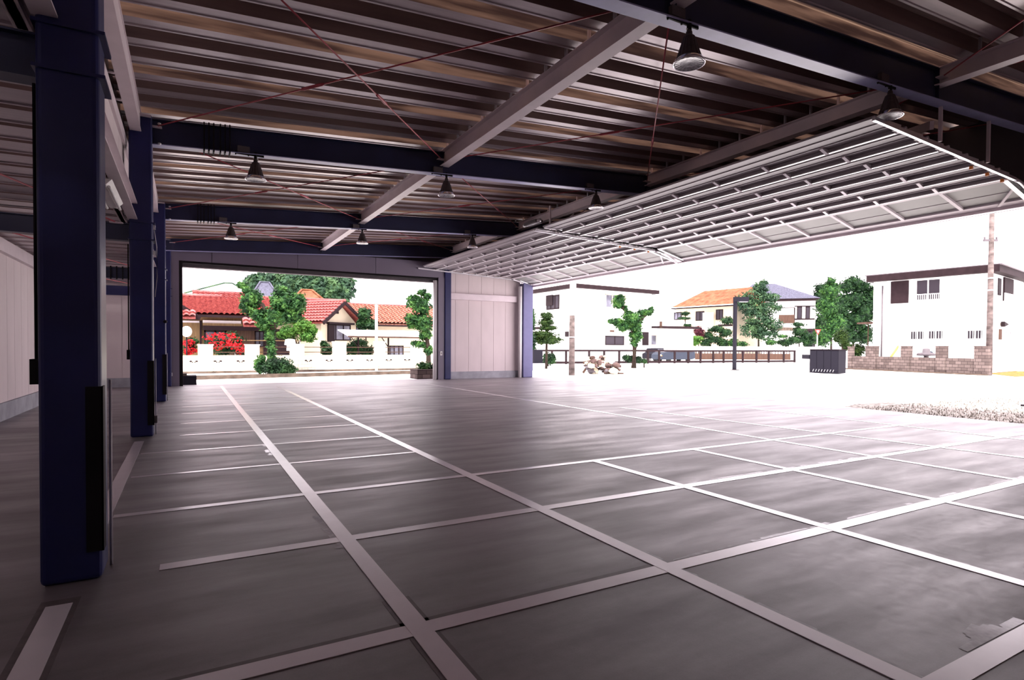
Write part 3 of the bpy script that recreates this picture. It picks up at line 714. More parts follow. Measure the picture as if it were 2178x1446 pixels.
# ---------- ground dressings
kb = MB(); A = G(425, 806); B = G(878, 794)
kb.bar((A.x-1, A.y, .06), (B.x+3, B.y+.4, .06), .22, .18); struct(kb.build('kerb', 'kerb'), 'low dark kerb across the far side of the lane behind the rear opening', 'kerb')
kb = MB(); kb.bar((A.x-3, 35.2, .03), (B.x+6, 35.2, .03), .12, .12); struct(kb.build('kerb', 'kerb'), 'dark bar standing in for the shadow along the garden wall foot', 'kerb')  # solid dark bar drawn for the shadow at the wall foot
gp = MB().add([(15.08,4.0,-.025),(15.08,9.0,-.025),(16.2,9.3,-.025),(24.5,9.0,-.025),(24.0,5.0,-.025),(20,3.4,-.025)], [(0,5,4,3,2,1)])
tag(gp.build('dry_grass', 'gravel', loc=(15.08,6,0)), 'speckled dry grass and gravel just outside the right side opening', 'grass', kind='stuff')
rng = np.random.default_rng(3); n = 2600; px = 15.15+rng.random(n)**1.3*7.5; py = 4.6+rng.random(n)*4.0
mb = MB()
for x, y in zip(px, py):
    a = rng.random()*6.28; h = .02+.05*rng.random(); dx, dy = .012*math.cos(a), .012*math.sin(a)
    mb.add([(x-dx,y-dy,-.025),(x+dx,y+dy,-.025),(x+dx*2,y-dy*2,h-.02)], [(0,1,2)])
mb.build('grass_blades', 'gravel', bpy.data.objects['dry_grass'])
lw = thing('concrete_block', (16.9, 5.6, 0), 'low dark block at the right edge of the photo on the dry grass', 'block')
bevel(MB().box(16.55, 18.2, 5.35, 5.7, -.03, .24).build('body', 'box', lw), .02); MB().box(16.5, 18.2, 5.30, 5.75, .24, .28).build('cap', 'darkgrey', lw)
a, b = GD(2112, 33), GD(2200, 36)
sp = MB().add([Vector((a.x,a.y-1.0,-.02)), Vector((b.x+2,b.y-2.5,-.02)), Vector((b.x+6,b.y+2,-.02)), Vector((a.x+5,a.y+3,-.02))], [(0,1,2,3)])
tag(sp.build('bare_soil', 'soil', loc=(a.x, a.y, 0)), 'patch of orange bare soil at the foot of the white two-storey house', 'soil', kind='stuff')

# ---------- garden wall beyond the rear opening
GW = Wall(Vector((-1.5, 35.5, 0)), Vector((14.5, 35.5, 0)))
gw = thing('garden_wall', (6, 35.5, 0), 'long pale block garden wall with tall pillars across the lane', 'wall')
topz = GW.hit(600, 757)[1]
mb = MB(); GW.box(mb, 0, GW.L, 0, .15, 0, topz); body = mb.build('wall_body', 'blockw', gw)
mb = MB(); GW.box(mb, 0, GW.L, -.02, .17, topz, topz+.05); mb.build('coping', 'cream_r', gw)
pil = [(421,453,732),(521,552,732),(617,647,731),(708,736,726),(797,819,726),(873,899,735)]
for u0, u1, vt in pil:
    x0, x1 = GW.hit(u0, 750)[0], GW.hit(u1, 750)[0]; z = GW.hit((u0+u1)/2, vt)[1]
    mb = MB(); GW.box(mb, x0, x1, -.06, .22, 0, z-.06); GW.box(mb, x0-.03, x1+.03, -.09, .25, z-.06, z); mb.build('pillar', 'blockw', gw)
for (u0, u1) in [(404,420),(456,471),(504,520),(650,662),(694,706),(738,750),(781,791),(822,832),(862,870)]:
    x = (GW.hit(u0, 768)[0]+GW.hit(u1, 768)[0])/2; z = GW.hit(600, 768)[1]
    mb = MB()
    for dx, dz, r in ((-.14,.03,.07),(.14,.03,.07),(-.06,-.03,.04),(.06,-.03,.04)):
        mb.add([GW.P(x+dx+r*math.cos(q*math.pi/5), -.006, z+dz+r*.62*math.sin(q*math.pi/5)) for q in range(10)] + [GW.P(x+dx+r*math.cos(q*math.pi/5), .05, z+dz+r*.62*math.sin(q*math.pi/5)) for q in range(10)],
               [tuple(range(10)), tuple(range(10,20))]+[(i,(i+1)%10,(i+1)%10+10,i+10) for i in range(10)])
    mb.build('pierced_block', 'fascia', gw)
for (ua, ub) in zip([p[1] for p in pil[:-1]], [p[0] for p in pil[1:]]):
    xa, xb = GW.hit(ua, 745)[0], GW.hit(ub, 745)[0]
    mb = MB()
    for v in (738, 749): z = GW.hit(600, v)[1]; mb.bar(GW.P(xa, .08, z), GW.P(xb, .08, z), .04, .04)
    mb.build('fence_rail', 'timber', gw)
pl = thing('utility_pole', GW.P(GW.hit(797, 700)[0], -.35, 0), 'slim pale pole rising in front of the garden wall, rear opening', 'pole')
x = GW.hit(797, 700)[0]; MB().tube([GW.P(x, -.35, 0), GW.P(x, -.35, GW.hit(797, 652)[1])], .085, 10).build('shaft', 'polew', pl)
MB().lathe([(.10,0),(.10,.08),(.03,.14)], GW.P(x, -.35, GW.hit(797, 653)[1]), 10).build('cap', 'polew', pl)
lg = thing('globe_lamp', GW.P(GW.hit(397, 705)[0], .8, 0), 'round white globe lamp at the left end of the garden wall', 'lamp')
c = T(397, 705, 36.3); MB().ell(c, (.26,.26,.30), 20, 14).build('globe', 'white', lg); MB().tube([(c.x, c.y, 0), (c.x, c.y, c.z-.25)], .04, 8).build('post', 'dkframe', lg)
# planters beside the rear opening
p = thing('planter', (10.3, 25.9, 0), 'block planter with a green shrub at the right of the rear opening', 'planter')
MB().box(9.35, 10.9, 25.6, 26.6, -.03, .42).build('box', 'blockg', p); leaves('shrub', [(Vector((9.9, 26.1, .55)), (.45,.35,.22)), (Vector((10.4, 26.1, .5)), (.35,.3,.2))], 500, .06, 'leaf', p, 4)
p = thing('planter', (-.1, 25.6, 0), 'dark block planter at the left foot of the rear opening', 'planter')
MB().box(-.45, .32, 25.35, 26.3, -.03, .33).build('box', 'navybox', p); MB().box(-.40, .0, 25.4, 26.2, .33, .42).build('soil', 'kerb', p)

# ---------- houses beyond the rear opening
h = thing('house', (2, 40, 0), 'low house with bright red tiled roof on the left behind the garden wall', 'house', 'red-roofed houses behind the garden wall')
F1 = Wall(Vector((-2.5, 39.5, 0)), Vector((5.0, 39.5, 0)))
ze = T(480, 671, 38.7).z; zrg = T(440, 634, 43).z
mb = MB(); F1.box(mb, 0, F1.L, 0, 7, 0, ze+.1); mb.build('wall', 'timber_l', h)
top = Vector((T(388, 632, 43).x-.5, 43, zrg)); dn = Vector((0, 38.7-43, ze-zrg)); tiles(h, (top.x, 43, zrg), (1,0,0), dn, 6.0, dn.length, 'redtile')
tiles(h, (top.x, 43, zrg), (1,0,0), Vector((0, 4.3, ze-zrg)), 6.0, dn.length, 'redtile')
ridge(h, (top.x, 43, zrg+.12), (T(472, 636, 43).x, 43, zrg+.12), .14, 'redtile')
a, b = T(409, 620, 45.5), T(520, 630, 45.5); ridge(h, a, (b.x, b.y, a.z), .14, 'redtile')
tiles(h, (a.x, 45.5, a.z-.05), (1,0,0), Vector((0, -1, -.45)), b.x-a.x, 3, 'redtile')
a, b = T(424, 672, 38.6), T(548, 678, 38.6); MB().bar((a.x, 38.6, ze-.06), (b.x, 38.6, ze-.06), .14, .14).build('eaves_gutter', 'fascia', h)
a, b = T(388, 652, 38.4), T(426, 677, 38.4); MB().bar((a.x-.3, 38.4, a.z+.15), b, .12, .26).build('barge_board', 'fascia', h)
a, b = T(380, 652, 37.6), T(415, 676, 37.6); tiles(h, (T(386,660,38.3).x-.8, 38.3, T(386,660,38.3).z), (1,0,0), Vector((0,-1,-.5)), 1.5, .9, 'redtile', 'porch_roof')
F1.slab(h, 384, 676, 425, 681, 'fascia', 'eaves_board', -1.2, -1.0); F1.slab(h, 386, 682, 424, 686, 'conduit', 'band', -.06, 0)
F1.slab(h, 425, 682, 429, 765, 'fascia', 'post', -.12, 0)
F1.slab(h, 431, 682, 512, 688, 'white', 'soffit_band', -.3, -.05); F1.slab(h, 431, 688, 514, 694, 'timber_l', 'soffit_board', -.5, -.1); F1.slab(h, 431, 694, 565, 703, 'fascia', 'lintel', -.55, -.1)
F1.window(h, 434, 703, 482, 745, 2, 'dkframe', 'pane', fw=.09); F1.slab(h, 487, 702, 541, 765, 'timber', 'shutter', -.08, 0); F1.window(h, 542, 704, 562, 738, 2, 'dkframe', 'pane', fw=.07)
F1.slab(h, 560, 700, 625, 765, 'fascia', 'recess', -.05, 0)
a = T(516, 678, 38.0); tiles(h, (a.x, 38.2, a.z+.05), (1,0,0), Vector((0,-1,-.55)), 1.7, .9, 'redtile', 'porch_roof')

h = thing('house', (12, 40, 0), 'house with red roof and pale gable facing the lane, centre of the rear opening', 'house', 'red-roofed houses behind the garden wall')
ga, gb = T(683, 700, 40.8), T(757, 700, 42.6); F2 = Wall(ga, gb); Lg = F2.L
ap = F2.hit(725, 643); el_ = F2.hit(690, 681); zev = el_[1]-.1; zap = ap[1]; xm = Lg*.52
mb = MB(); F2.box(mb, 0, Lg, 0, 4.5, 0, zev); mb.prism([F2.P(0,0,zev), F2.P(Lg,0,zev), F2.P(xm,0,zap-.15)], F2.n*4.5); mb.build('wall', 'cream_r', h)
rd = F2.n
sx0, _z = F2.hit(676, 682); sx1, _z2 = F2.hit(771, 683)
for sx, nm in ((sx0, 'l'), (sx1, 'r')):
    o_ = F2.P(xm, -.45, zap+.02); dnv = F2.P(sx, -.45, zev-.05)-o_
    tiles(h, o_, rd, dnv, 6.0, dnv.length, 'redtile')
    q = (F2.P(xm, -.5, zap-.04), F2.P(sx, -.5, zev-.14)); MB().bar(q[0], q[1], .08, .22).build('barge_board', 'fascia', h)
ridge(h, F2.P(xm, -.5, zap+.10), F2.P(xm, 5.8, zap+.10), .12, 'redtile')
F2.window(h, 697, 690, 745, 724, 3, 'dkframe', 'pane', fw=.08); F2.slab(h, 696, 690, 709, 727, 'dkframe', 'shutter_box', -.14, 0); F2.slab(h, 694, 686, 748, 690, 'dkframe', 'hood', -.3, 0)
F2.slab(h, 711, 662, 720, 667, 'dkframe', 'vent', -.03, 0)
# lower wing running left from the gable house
o = T(574, 642, 45.2); e_ = T(600, 678, 42.2)
F2b = Wall(Vector((e_.x-.4, 43.0, 0)), Vector((T(690, 700, 43).x, 43.0, 0)))
mb = MB(); F2b.box(mb, 0, F2b.L, 0, 4, 0, e_.z); mb.build('wing_wall', 'cream_r', h)
zr2 = T(660, 640, 45.2).z; dnv = Vector((0, 42.2-45.2, T(640, 679, 42.2).z-zr2))
tiles(h, (o.x-.5, 45.2, zr2), (1,0,0), dnv, T(722, 640, 45.2).x-o.x+.4, dnv.length, 'redtile'); ridge(h, (o.x-.5, 45.2, zr2+.1), (T(722, 640, 45.2).x, 45.2, zr2+.1), .13, 'redtile')
F2b.slab(h, 600, 679, 690, 683, 'fascia', 'eaves_gutter', -.9, -.7); F2b.slab(h, 640, 735, 705, 760, 'fascia', 'dark_opening', -.04, 0)

h = thing('house', (18, 44, 0), 'house with faded pink tiled roof behind the carport', 'house', 'red-roofed houses behind the garden wall')
F3 = Wall(Vector((T(745, 700, 43).x, 43, 0)), Vector((T(925, 700, 43).x, 43, 0)))
zr3, ze3 = T(840, 652, 46.5).z, T(830, 689, 42.4).z
mb = MB(); F3.box(mb, 0, F3.L, 0, 6, 0, ze3); mb.build('wall', 'cream_r', h)
dnv = Vector((0, 42.4-46.5, ze3-zr3)); x0 = T(735, 655, 46.5).x; tiles(h, (x0, 46.5, zr3), (1,0,0), dnv, T(935, 652, 46.5).x-x0, dnv.length, 'pinktile')
ridge(h, (x0, 46.5, zr3+.08), (T(935, 652, 46.5).x, 46.5, zr3+.08), .10, 'redtile')
F3.slab(h, 755, 692, 925, 695, 'fascia', 'eaves_gutter', -.7, -.5); F3.window(h, 752, 694, 774, 712, 2, fw=.08); F3.window(h, 828, 735, 858, 757, 3, fw=.08)

for (lb, m_, ap_, l_, r_, Y, vb) in (('grey hipped roof house behind the pruned street tree', 'greytile', (563, 601), 528, 600, 60, 640), ('pale grey roof house far left behind the red roofs', 'polew', (486, 603), 392, 540, 72, 628), ('small orange tiled gable roof peeking over the red roofs', 'orangetile', (653, 618), 622, 692, 48, 640)):
    h = thing('house', (T(ap_[0], 700, Y).x, Y, 0), lb, 'house', None)
    za = T(*ap_, Y).z; zb_ = T(ap_[0], vb, Y-2.5).z; xl, xr = T(l_, vb, Y-2.5).x, T(r_, vb, Y-2.5).x; xa = T(*ap_, Y).x
    A_ = [(xl,Y-2.5,zb_),(xr,Y-2.5,zb_),(xr,Y+4,zb_),(xl,Y+4,zb_)]
    MB().add(A_+[(xa-.4,Y,za),(xa+.4,Y,za),(xa+.4,Y+1.2,za),(xa-.4,Y+1.2,za)], [(0,1,5,4),(1,2,6,5),(2,3,7,6),(3,0,4,7),(4,5,6,7),(3,2,1,0)]).build('roof', m_, h)
    MB().box(xl+.5, xr-.5, Y-2, Y+3.5, 0, zb_-.02).build('wall', 'cream_r', h)
    MB().tube([(xl,Y-2.5,zb_+.03),(xa-.4,Y,za+.05),(xa+.4,Y,za+.05),(xr,Y-2.5,zb_+.03)], .09, 6).build('ridge_cap', 'leafmist' if m_ == 'polew' else m_, h)

cp = thing('carport', (T(800,716,37.8).x, 38, 0), 'open carport with pale sheet roof behind the garden wall', 'carport')
a, b, c_, d_ = T(740, 715, 37.2), T(903, 716, 37.2), T(882, 701, 39.6), T(728, 704, 39.6)
q = [Vector((a.x,37.2,a.z)), Vector((b.x,37.2,a.z-.02)), Vector((c_.x+.2,39.6,a.z+.42)), Vector((a.x-.1,39.6,a.z+.42))]
MB().hexa(q, [p+Vector((0,0,.06)) for p in q]).build('roof', 'polew', cp)
MB().bar(q[0]-Vector((0,.05,.02)), q[1]-Vector((0,.05,.02)), .08, .10).build('roof_edge', 'timber', cp)
for u in (762, 826):
    p0 = T(u, 740, 38.2); MB().tube([(p0.x, 38.2, 0), (p0.x, 38.2, a.z+.08)], .06, 8).bar((p0.x, 38.2, a.z-.7), (p0.x-.5, 38.2, a.z+.02), .05, .05).build('post', 'dkframe', cp)
cl = thing('laundry_pole', T(560, 724, 37.0), 'tan laundry pole across the yard behind the garden wall', 'pole')
MB().tube([T(498, 724, 37.0), T(640, 725, 37.0)], .03, 6).build('rod', 'timber_l', cl)
for u in (500, 638): p0 = T(u, 724, 37.0); MB().tube([(p0.x,37,0), (p0.x,37,p0.z)], .025, 6).build('post', 'conduit', cl)
sh = thing('shirt', T(617, 726, 36.95), 'white shirt hanging on the laundry pole behind the pruned tree', 'shirt')
mb = MB(); w = [(-.30,0),( -.12,.04),(.12,.04),(.30,0),(.36,-.35),(.24,-.38),(.20,-.20),(.22,-.75),(-.22,-.75),(-.20,-.20),(-.24,-.38),(-.36,-.35)]
c = T(617, 722, 36.95); mb.prism([(c.x+x*.9, 36.93, c.z+z*.9) for x, z in w], (0,.06,0)); mb.build('cloth', 'cloth', sh)

# ---------- plants beyond the rear opening
def fb(label, u, Y, clumps, n, size, m, seed, trunks=(), **k):
    base = T(u, 760, Y); d = (base-EYE).dot(FW); base.z = 0
    return tree(label, base, clumps, d, n, size, m, seed, trunks, **k)
fb('large pruned street tree with dark clumps before the garden wall, above the round bush', 578, 33.6, [(513,606,12,7),(524,616,9,9),(536,636,23,22),(523,652,14,16),(548,668,20,14),(598,622,16,16),(606,644,30,26),(632,648,20,24),(592,672,36,22),(566,690,18,16),(575,712,10,22),(578,752,9,34),(622,672,22,14)], 5200, .11, 'leaf', 11, [[(578,800),(579,740),(576,690),(560,650),(536,636)],[(578,700),(596,660),(606,625)]], tr=.17, name='street_tree')
fb('small bright green garden tree behind the garden wall', 640, 37.3, [(612,708,22,15),(640,694,20,18),(655,716,20,11),(664,700,10,12)], 1500, .10, 'leaflt', 12, [[(632,752),(630,728),(620,708)],[(631,735),(650,712)]], tr=.07)
fb('clipped round dark bush at the foot of the pruned street tree', 592, 32.0, [(590,782,34,22)], 2600, .07, 'leafdk', 13, name='bush', cat='bush')
fb('paler loose bush left of the clipped round bush', 556, 32.4, [(552,778,11,17),(556,765,8,12)], 700, .08, 'leaf', 14, name='bush', cat='bush')
fb('pruned street tree at the right edge of the rear opening', 908, 33.2, [(898,622,11,7),(908,630,9,10),(880,642,17,14),(896,652,22,18),(878,678,18,13),(900,686,22,20),(876,692,12,8),(905,712,14,12),(893,732,18,8),(912,745,9,12)], 3200, .11, 'leaf', 15, [[(912,788),(911,740),(903,690),(896,650)]], tr=.16, name='street_tree')
fl_ = fb('rose bush covered in red flowers behind the garden wall', 480, 37.4, [(455,728,20,16),(490,725,26,18),(505,742,20,14),(470,745,22,12),(520,748,12,9)], 1300, .07, 'leafdk', 16, name='flower_bush', cat='bush')
def bloom(t, clumps, Y, n, seed):
    d = (T(clumps[0][0], clumps[0][1], Y)-EYE).dot(FW); o = leaves('blossoms', [clump(*c, d-.25) for c in clumps], n, .065, 'flower', t, seed, core=False, flat_=1.8); return o
bloom(fl_, [(450,716,18,8),(480,714,18,8),(500,728,18,14),(462,735,18,10),(512,742,13,12)], 37.0, 330, 17)
fl_ = fb('smaller red flowering bush left of the first wall pillar', 402, 37.3, [(402,738,16,16),(410,725,12,8)], 500, .07, 'leafdk', 18, name='flower_bush', cat='bush'); bloom(fl_, [(400,730,13,9),(404,745,14,10)], 37.3, 170, 19)
fb('dark shrub between the third and fourth wall pillars', 693, 36.8, [(696,745,14,14),(690,732,8,8)], 700, .09, 'leafdk', 20, name='bush', cat='bush')
fb('dark hedge under the carport', 768, 40.1, [(752,742,22,14),(778,745,22,12),(765,728,20,8)], 1300, .09, 'leafdk', 21, name='hedge', cat='hedge')
fb('dark palm-like shrub before the faded pink roof', 778, 41.2, [(775,668,14,14),(788,690,14,12),(770,690,10,12)], 900, .16, 'leafdk', 22, [[(779,740),(778,690)]], tr=.08)
fb('hazy dark grove of tall trees far behind the red roofs', 650, 82, [(540,600,22,20),(575,598,30,18),(620,600,36,26),(665,608,36,34),(705,612,32,30),(735,612,20,26),(728,640,16,16),(690,640,30,20),(640,625,30,20)], 9000, .32, 'leafmist', 23, [[(600,735),(600,620)],[(660,735),(665,620)],[(715,735),(712,620)]], tr=.3, name='tree_grove')

# ---------- right opening: white house A
h = thing('house', GD(1220, 56), 'white two-storey house with dark eaves left of centre in the side opening', 'house')
Cn, Lf, Rt = GD(1222, 56), GD(1112, 64.5), GD(1385, 62)
WA, WB = Wall(Lf, Cn), Wall(Cn, Rt)
zt_ = Q(1222, 612, 56).z
def block(pts, z0, z1):
    return MB().hexa([Vector((p.x, p.y, z0)) for p in pts], [Vector((p.x, p.y, z1)) for p in pts])
block([Lf, Cn, Rt, Lf+(Rt-Cn)], 0, zt_).build('wall', 'wallw', h)
zt2 = zt_
e1, e2 = (Lf-Cn).normalized(), (Rt-Cn).normalized()
c0 = Cn-e1*.5-e2*.5; c1 = Rt+e2*.7-e1*.5; c2 = Lf+e1*.6-e2*.5; c3 = c1+(c2-c0)
block([c2, c0, c1, c3], zt_-.02, zt_+.36).build('eaves', 'fascia', h)
block([c2, c0, c1, c3], zt_+.36, zt_+.42).build('roof', 'polew', h)
MB().bar(Vector((Cn.x, Cn.y, zt_+.02))-e1*.58-e2*.58+Vector((0,0,-.1)), Vector((Cn.x, Cn.y, zt_+.42))-e1*.58-e2*.58, .30, .30).build('downpipe_head', 'polew', h)
WA.window(h, 1163, 628, 1190, 658, 3, fw=.12, glass='pane_dk'); WA.slab(h, 1163, 628, 1177, 650, 'dkframe', 'shutter', -.12, -.05)
WA.slab(h, 1204, 705, 1210, 716, 'dkframe', 'meter_box', -.15, 0)
a, b = WA.hit(1130, 700)[0], WA.hit(1160, 700)[0]; mb = MB(); WA.box(mb, a, b, -1.0, 0, WA.hit(1150, 700)[1], WA.hit(1150, 696)[1]); mb.build('canopy', 'fascia', h)
WB.window(h, 1287, 626, 1330, 656, 3, fw=.12, frame='cream_r'); WB.window(h, 1287, 714, 1327, 734, 2, glass='pane_dk', fw=.09); WB.slab(h, 1297, 702, 1306, 706, 'timber', 'vent', -.06, 0)
an = thing('house_annex', GD(1430, 64), 'low white annex with pinkish brown eaves beside the white house', 'house')
Aa, Ab = GD(1388, 63.5), GD(1474, 66); WN = Wall(Aa, Ab); za_ = Q(1390, 698, 63.5).z
back = WN.n*3
block([Aa, Ab, Ab+back, Aa+back], 0, za_).build('wall', 'wallw', an); mb = MB(); WN.box(mb, .6, WN.L+.4, -.6, 3.1, za_, za_+.26); mb.build('eaves', 'fascia', an); mb = MB(); WN.box(mb, .6, .8, -.6, -.4, za_, za_+.75); mb.build('gutter_end', 'timber', an)
WB.slab(h, 1366, 706, 1379, 734, 'dkframe', 'door', -.06, 0)
WN.window(an, 1383, 712, 1396, 734, 1, frame='cream_r', glass='pane')

# ---------- steel fence and what stands along it
FN = Wall(GD(1128, 49), GD(1692, 60))
fn = thing('steel_fence', GD(1400, 54), 'long dark steel railing across the far side of the lot', 'fence')
zt_ = FN.hit(1200, 745.5)[1]; zbm = FN.hit(1200, 771)[1]
mb = MB(); mb.bar(FN.P(0,0,zt_), FN.P(FN.L,0,zt_), .12, .17); mb.build('top_rail', 'fascia', fn); mb = MB(); mb.bar(FN.P(0,0,zbm), FN.P(FN.L,0,zbm), .12, .20); mb.build('bottom_rail', 'fascia', fn)
for u in (1140, 1174, 1204, 1253, 1285, 1317, 1348, 1378, 1402, 1435, 1464, 1490, 1517, 1539, 1580, 1609, 1635, 1667, 1690):
    x = FN.hit(u, 760)[0]; MB().bar(FN.P(x, 0, -.03), FN.P(x, 0, zt_), .15, .15, up=(1,0,0)).build('post', 'fascia', fn)
# utility pole 1
p0 = G(1216, 797); up_ = thing('utility_pole', p0, 'thick mottled concrete utility pole beside the fence, left part of side opening', 'pole', 'concrete utility poles')
MB().tube([(p0.x, p0.y, -.03), (p0.x, p0.y, 3.2)], .17, 14, .145).build('shaft', 'pole', up_); MB().tube([(p0.x, p0.y, 3.2), (p0.x, p0.y, 11)], .145, 14, .10).build('upper_shaft', 'polew', up_)
MB().tube([(p0.x, p0.y, 2.0), (p0.x, p0.y, 2.06)], .175, 14).build('band', 'conduit', up_)
# rubble pile
rb = thing('rubble_pile', G(1275, 795), 'pile of broken stones and planks beside the concrete utility pole', 'rubble', kind=None)
rr = random.Random(9); dd = 33
for i in range(48):
    u = rr.uniform(1243, 1318); v = rr.uniform(772, 792) if u > 1290 else rr.uniform(758, 792); c = Q(u, v, dd+rr.uniform(-.6,.6)); s_ = rr.uniform(.12, .32)
    c.z = max(c.z, s_*.5)
    mb = MB(); mb.ell((0,0,0), (s_, s_*rr.uniform(.6,1), s_*.6), 6, 4, .25, rr); mb.v = [(x+c.x, y+c.y, z+c.z) for x, y, z in mb.v]; mb.build('stone', rr.choice(['rubble','rubble','cream_r','box']), rb)
MB().bar(Q(1240, 793, dd), Q(1262, 760, dd), .10, .12).bar(Q(1285, 796, dd), Q(1326, 795, dd), .12, .14).bar(Q(1240, 771, dd), Q(1260, 771, dd), .10, .16).build('plank', 'timber', rb)
MB().bar(Q(1284, 768, dd+.6), Q(1310, 768, dd+.6), .5, .30).build('slab', 'wallw', rb)
# topiary pine, bush, dark cabinet, pruned tree
def tr(label, u, d, clumps, n, size, m, seed, trunks=(), **k): return tree(label, GD(u, d), clumps, d, n, size, m, seed, trunks, **k)
tr('cloud-pruned pine standing against the white house', 1163, 40, [(1163,672,16,8),(1160,686,20,9),(1167,697,22,6),(1157,712,32,10),(1170,723,29,9),(1148,724,20,8)], 3800, .08, 'leafpine', 31, [[(1162,770),(1163,700),(1163,668)]], tr=.10, name='pruned_pine')
tr('dark narrow conifer beside the pale blue column', 1130, 39, [(1131,680,7,26),(1131,735,6,30)], 900, .08, 'leafdk', 32, [[(1131,770),(1131,700)]], tr=.06)
tr('round dark bush behind the fence below the cloud-pruned pine', 1166, 45, [(1166,763,17,13)], 1100, .08, 'leafdk', 33, name='bush', cat='bush')
cb = thing('dark_cabinet', GD(1140, 37), 'black cabinet at the left end of the steel fence', 'cabinet')
c = GD(1142, 37); MB().box(c.x-.4, c.x+.25, c.y-.3, c.y+.3, -.03, 1.3).build('body', 'navybox', cb); MB().box(c.x-.5, c.x+.3, c.y-.5, c.y-.32, -.03, .45).build('plinth', 'plinth', cb)
tr('pruned street tree with raised branches in the centre of the side opening', 1348, 42, [(1316,642,14,15),(1330,655,6,6),(1345,678,24,17),(1312,684,18,8),(1326,692,18,13),(1352,695,16,14),(1365,665,9,8),(1378,664,12,8),(1385,658,6,6),(1352,715,13,16),(1348,730,8,10),(1336,668,10,8)], 3600, .11, 'leaf', 34, [[(1348,772),(1350,735),(1345,690),(1330,660),(1317,645)],[(1348,700),(1366,675),(1382,662)]], tr=.20, name='street_tree')
tr('low dark shrubs at the foot of the central pruned street tree', 1348, 43, [(1335,762,13,9),(1355,765,16,8),(1370,768,8,5)], 900, .08, 'leafdk', 35, name='bush', cat='bush')
# van
vn = thing('van', GD(1444, 58), 'grey blue van parked behind the steel fence', 'van')
VA, VB_ = GD(1408, 57.0), GD(1479, 59.5); VW = Wall(VA, VB_); Lv = VW.L; zv = VW.hit(1450, 745.5)[1]
prof = [(0,.35),(0,.75),(Lv*.06,.95),(Lv*.20,zv-.05),(Lv*.26,zv),(Lv*.97,zv),(Lv,zv-.15),(Lv,.35),(Lv*.92,.25),(Lv*.04,.25)]
bevel(MB().prism([VW.P(x, 0, z) for x, z in prof], VW.n*1.45).build('body', 'van', vn), .06)
for x0, x1 in ((.22,.42),(.45,.68),(.71,.92)):
    mb = MB(); k0 = .05 if x0 == .22 else 0; mb.prism([VW.P(Lv*x0, -.012, .98), VW.P(Lv*x1, -.012, .98), VW.P(Lv*x1, -.012, zv-.12), VW.P(Lv*(x0+k0), -.012, zv-.12)], VW.n*.01); mb.build('side_window', 'pane_dk', vn)
mb = MB(); mb.prism([VW.P(Lv*.075, .12, 1.0), VW.P(Lv*.075, 1.33, 1.0), VW.P(Lv*.195, 1.30, zv-.08), VW.P(Lv*.195, .15, zv-.08)], VW.d*-.015); mb.build('windscreen', 'pane', vn)
for fx in (.22, .80):
    for yy in (.02, 1.25):
        c = VW.P(Lv*fx, yy, .28); MB().tube([c, c+VW.n*.18], .29, 16).build('wheel', 'rubber', vn)
mb = MB(); VW.box(mb, -.03, .02, .1, .35, .62, .78); mb.build('headlight', 'white', vn); mb = MB(); VW.box(mb, -.02, .03, -.01, .06, .60, .70); mb.build('indicator', 'orange', vn)
cr = thing('car', GD(1398, 60), 'dark car parked just in front of the van, half hidden by the railing', 'car')
CW = Wall(GD(1388, 60), GD(1412, 61)); Lc = CW.L
MB().prism([CW.P(x*Lc, 0, z) for x, z in ((0,.3),(0,.8),(.25,.95),(.4,1.35),(1,1.4),(1,.3))], CW.n*1.4).build('body', 'navybox', cr)
mb = MB(); CW.box(mb, Lc*.45, Lc*.95, -.01, 0, 1.0, 1.3); mb.build('side_window', 'pane', cr); c = CW.P(Lc*.3, 0, .28); MB().tube([c, c+CW.n*.18], .27, 14).build('wheel', 'rubber', cr)
# retaining wall with garden
RW = Wall(GD(1432, 71), GD(1745, 73)); rw = thing('retaining_wall', GD(1600, 73), 'garden retaining wall with white coping behind the steel fence', 'wall')
zc = RW.hit(1600, 737.2)[1]
mb = MB(); RW.box(mb, 0, RW.L, 0, .3, RW.hit(1600, 745)[1], zc); mb.build('coping', 'wallw', rw)
mb = MB(); RW.box(mb, RW.hit(1480,760)[0], RW.hit(1682,760)[0], .05, .25, -.03, RW.hit(1600, 752)[1]); mb.build('lower_wall', 'timber', rw)
mb = MB()
for i in range(34): x = RW.hit(1482+i*6, 750)[0]; mb.bar(RW.P(x, .1, RW.hit(1600,752)[1]), RW.P(x, .1, RW.hit(1600,745)[1]), .09, .09, up=(1,0,0))
mb.build('slats', 'box', rw)
mb = MB(); RW.box(mb, RW.hit(1682,760)[0], RW.L, .05, .3, -.03, RW.hit(1600,745)[1]); mb.build('end_wall', 'wallw', rw)
for i, (u, w, hh) in enumerate(((1432, 3.2, 7), (1444, 5.5, 8))):
    c = RW.hit(u, 742); t = thing('outdoor_unit', RW.P(c[0], .15, zc), ['small dark box on the wall above the van roof','larger grey box on the wall above the van roof'][i], 'box')
    mb = MB(); RW.box(mb, c[0]-w*.027, c[0]+w*.027, 0, .4, zc, zc+hh*.05); mb.build('case', 'box', t); mb = MB(); RW.box(mb, c[0]-w*.03, c[0]+w*.03, -.02, .42, zc+hh*.05, zc+hh*.05+.04); mb.build('lid', 'darkgrey', t)

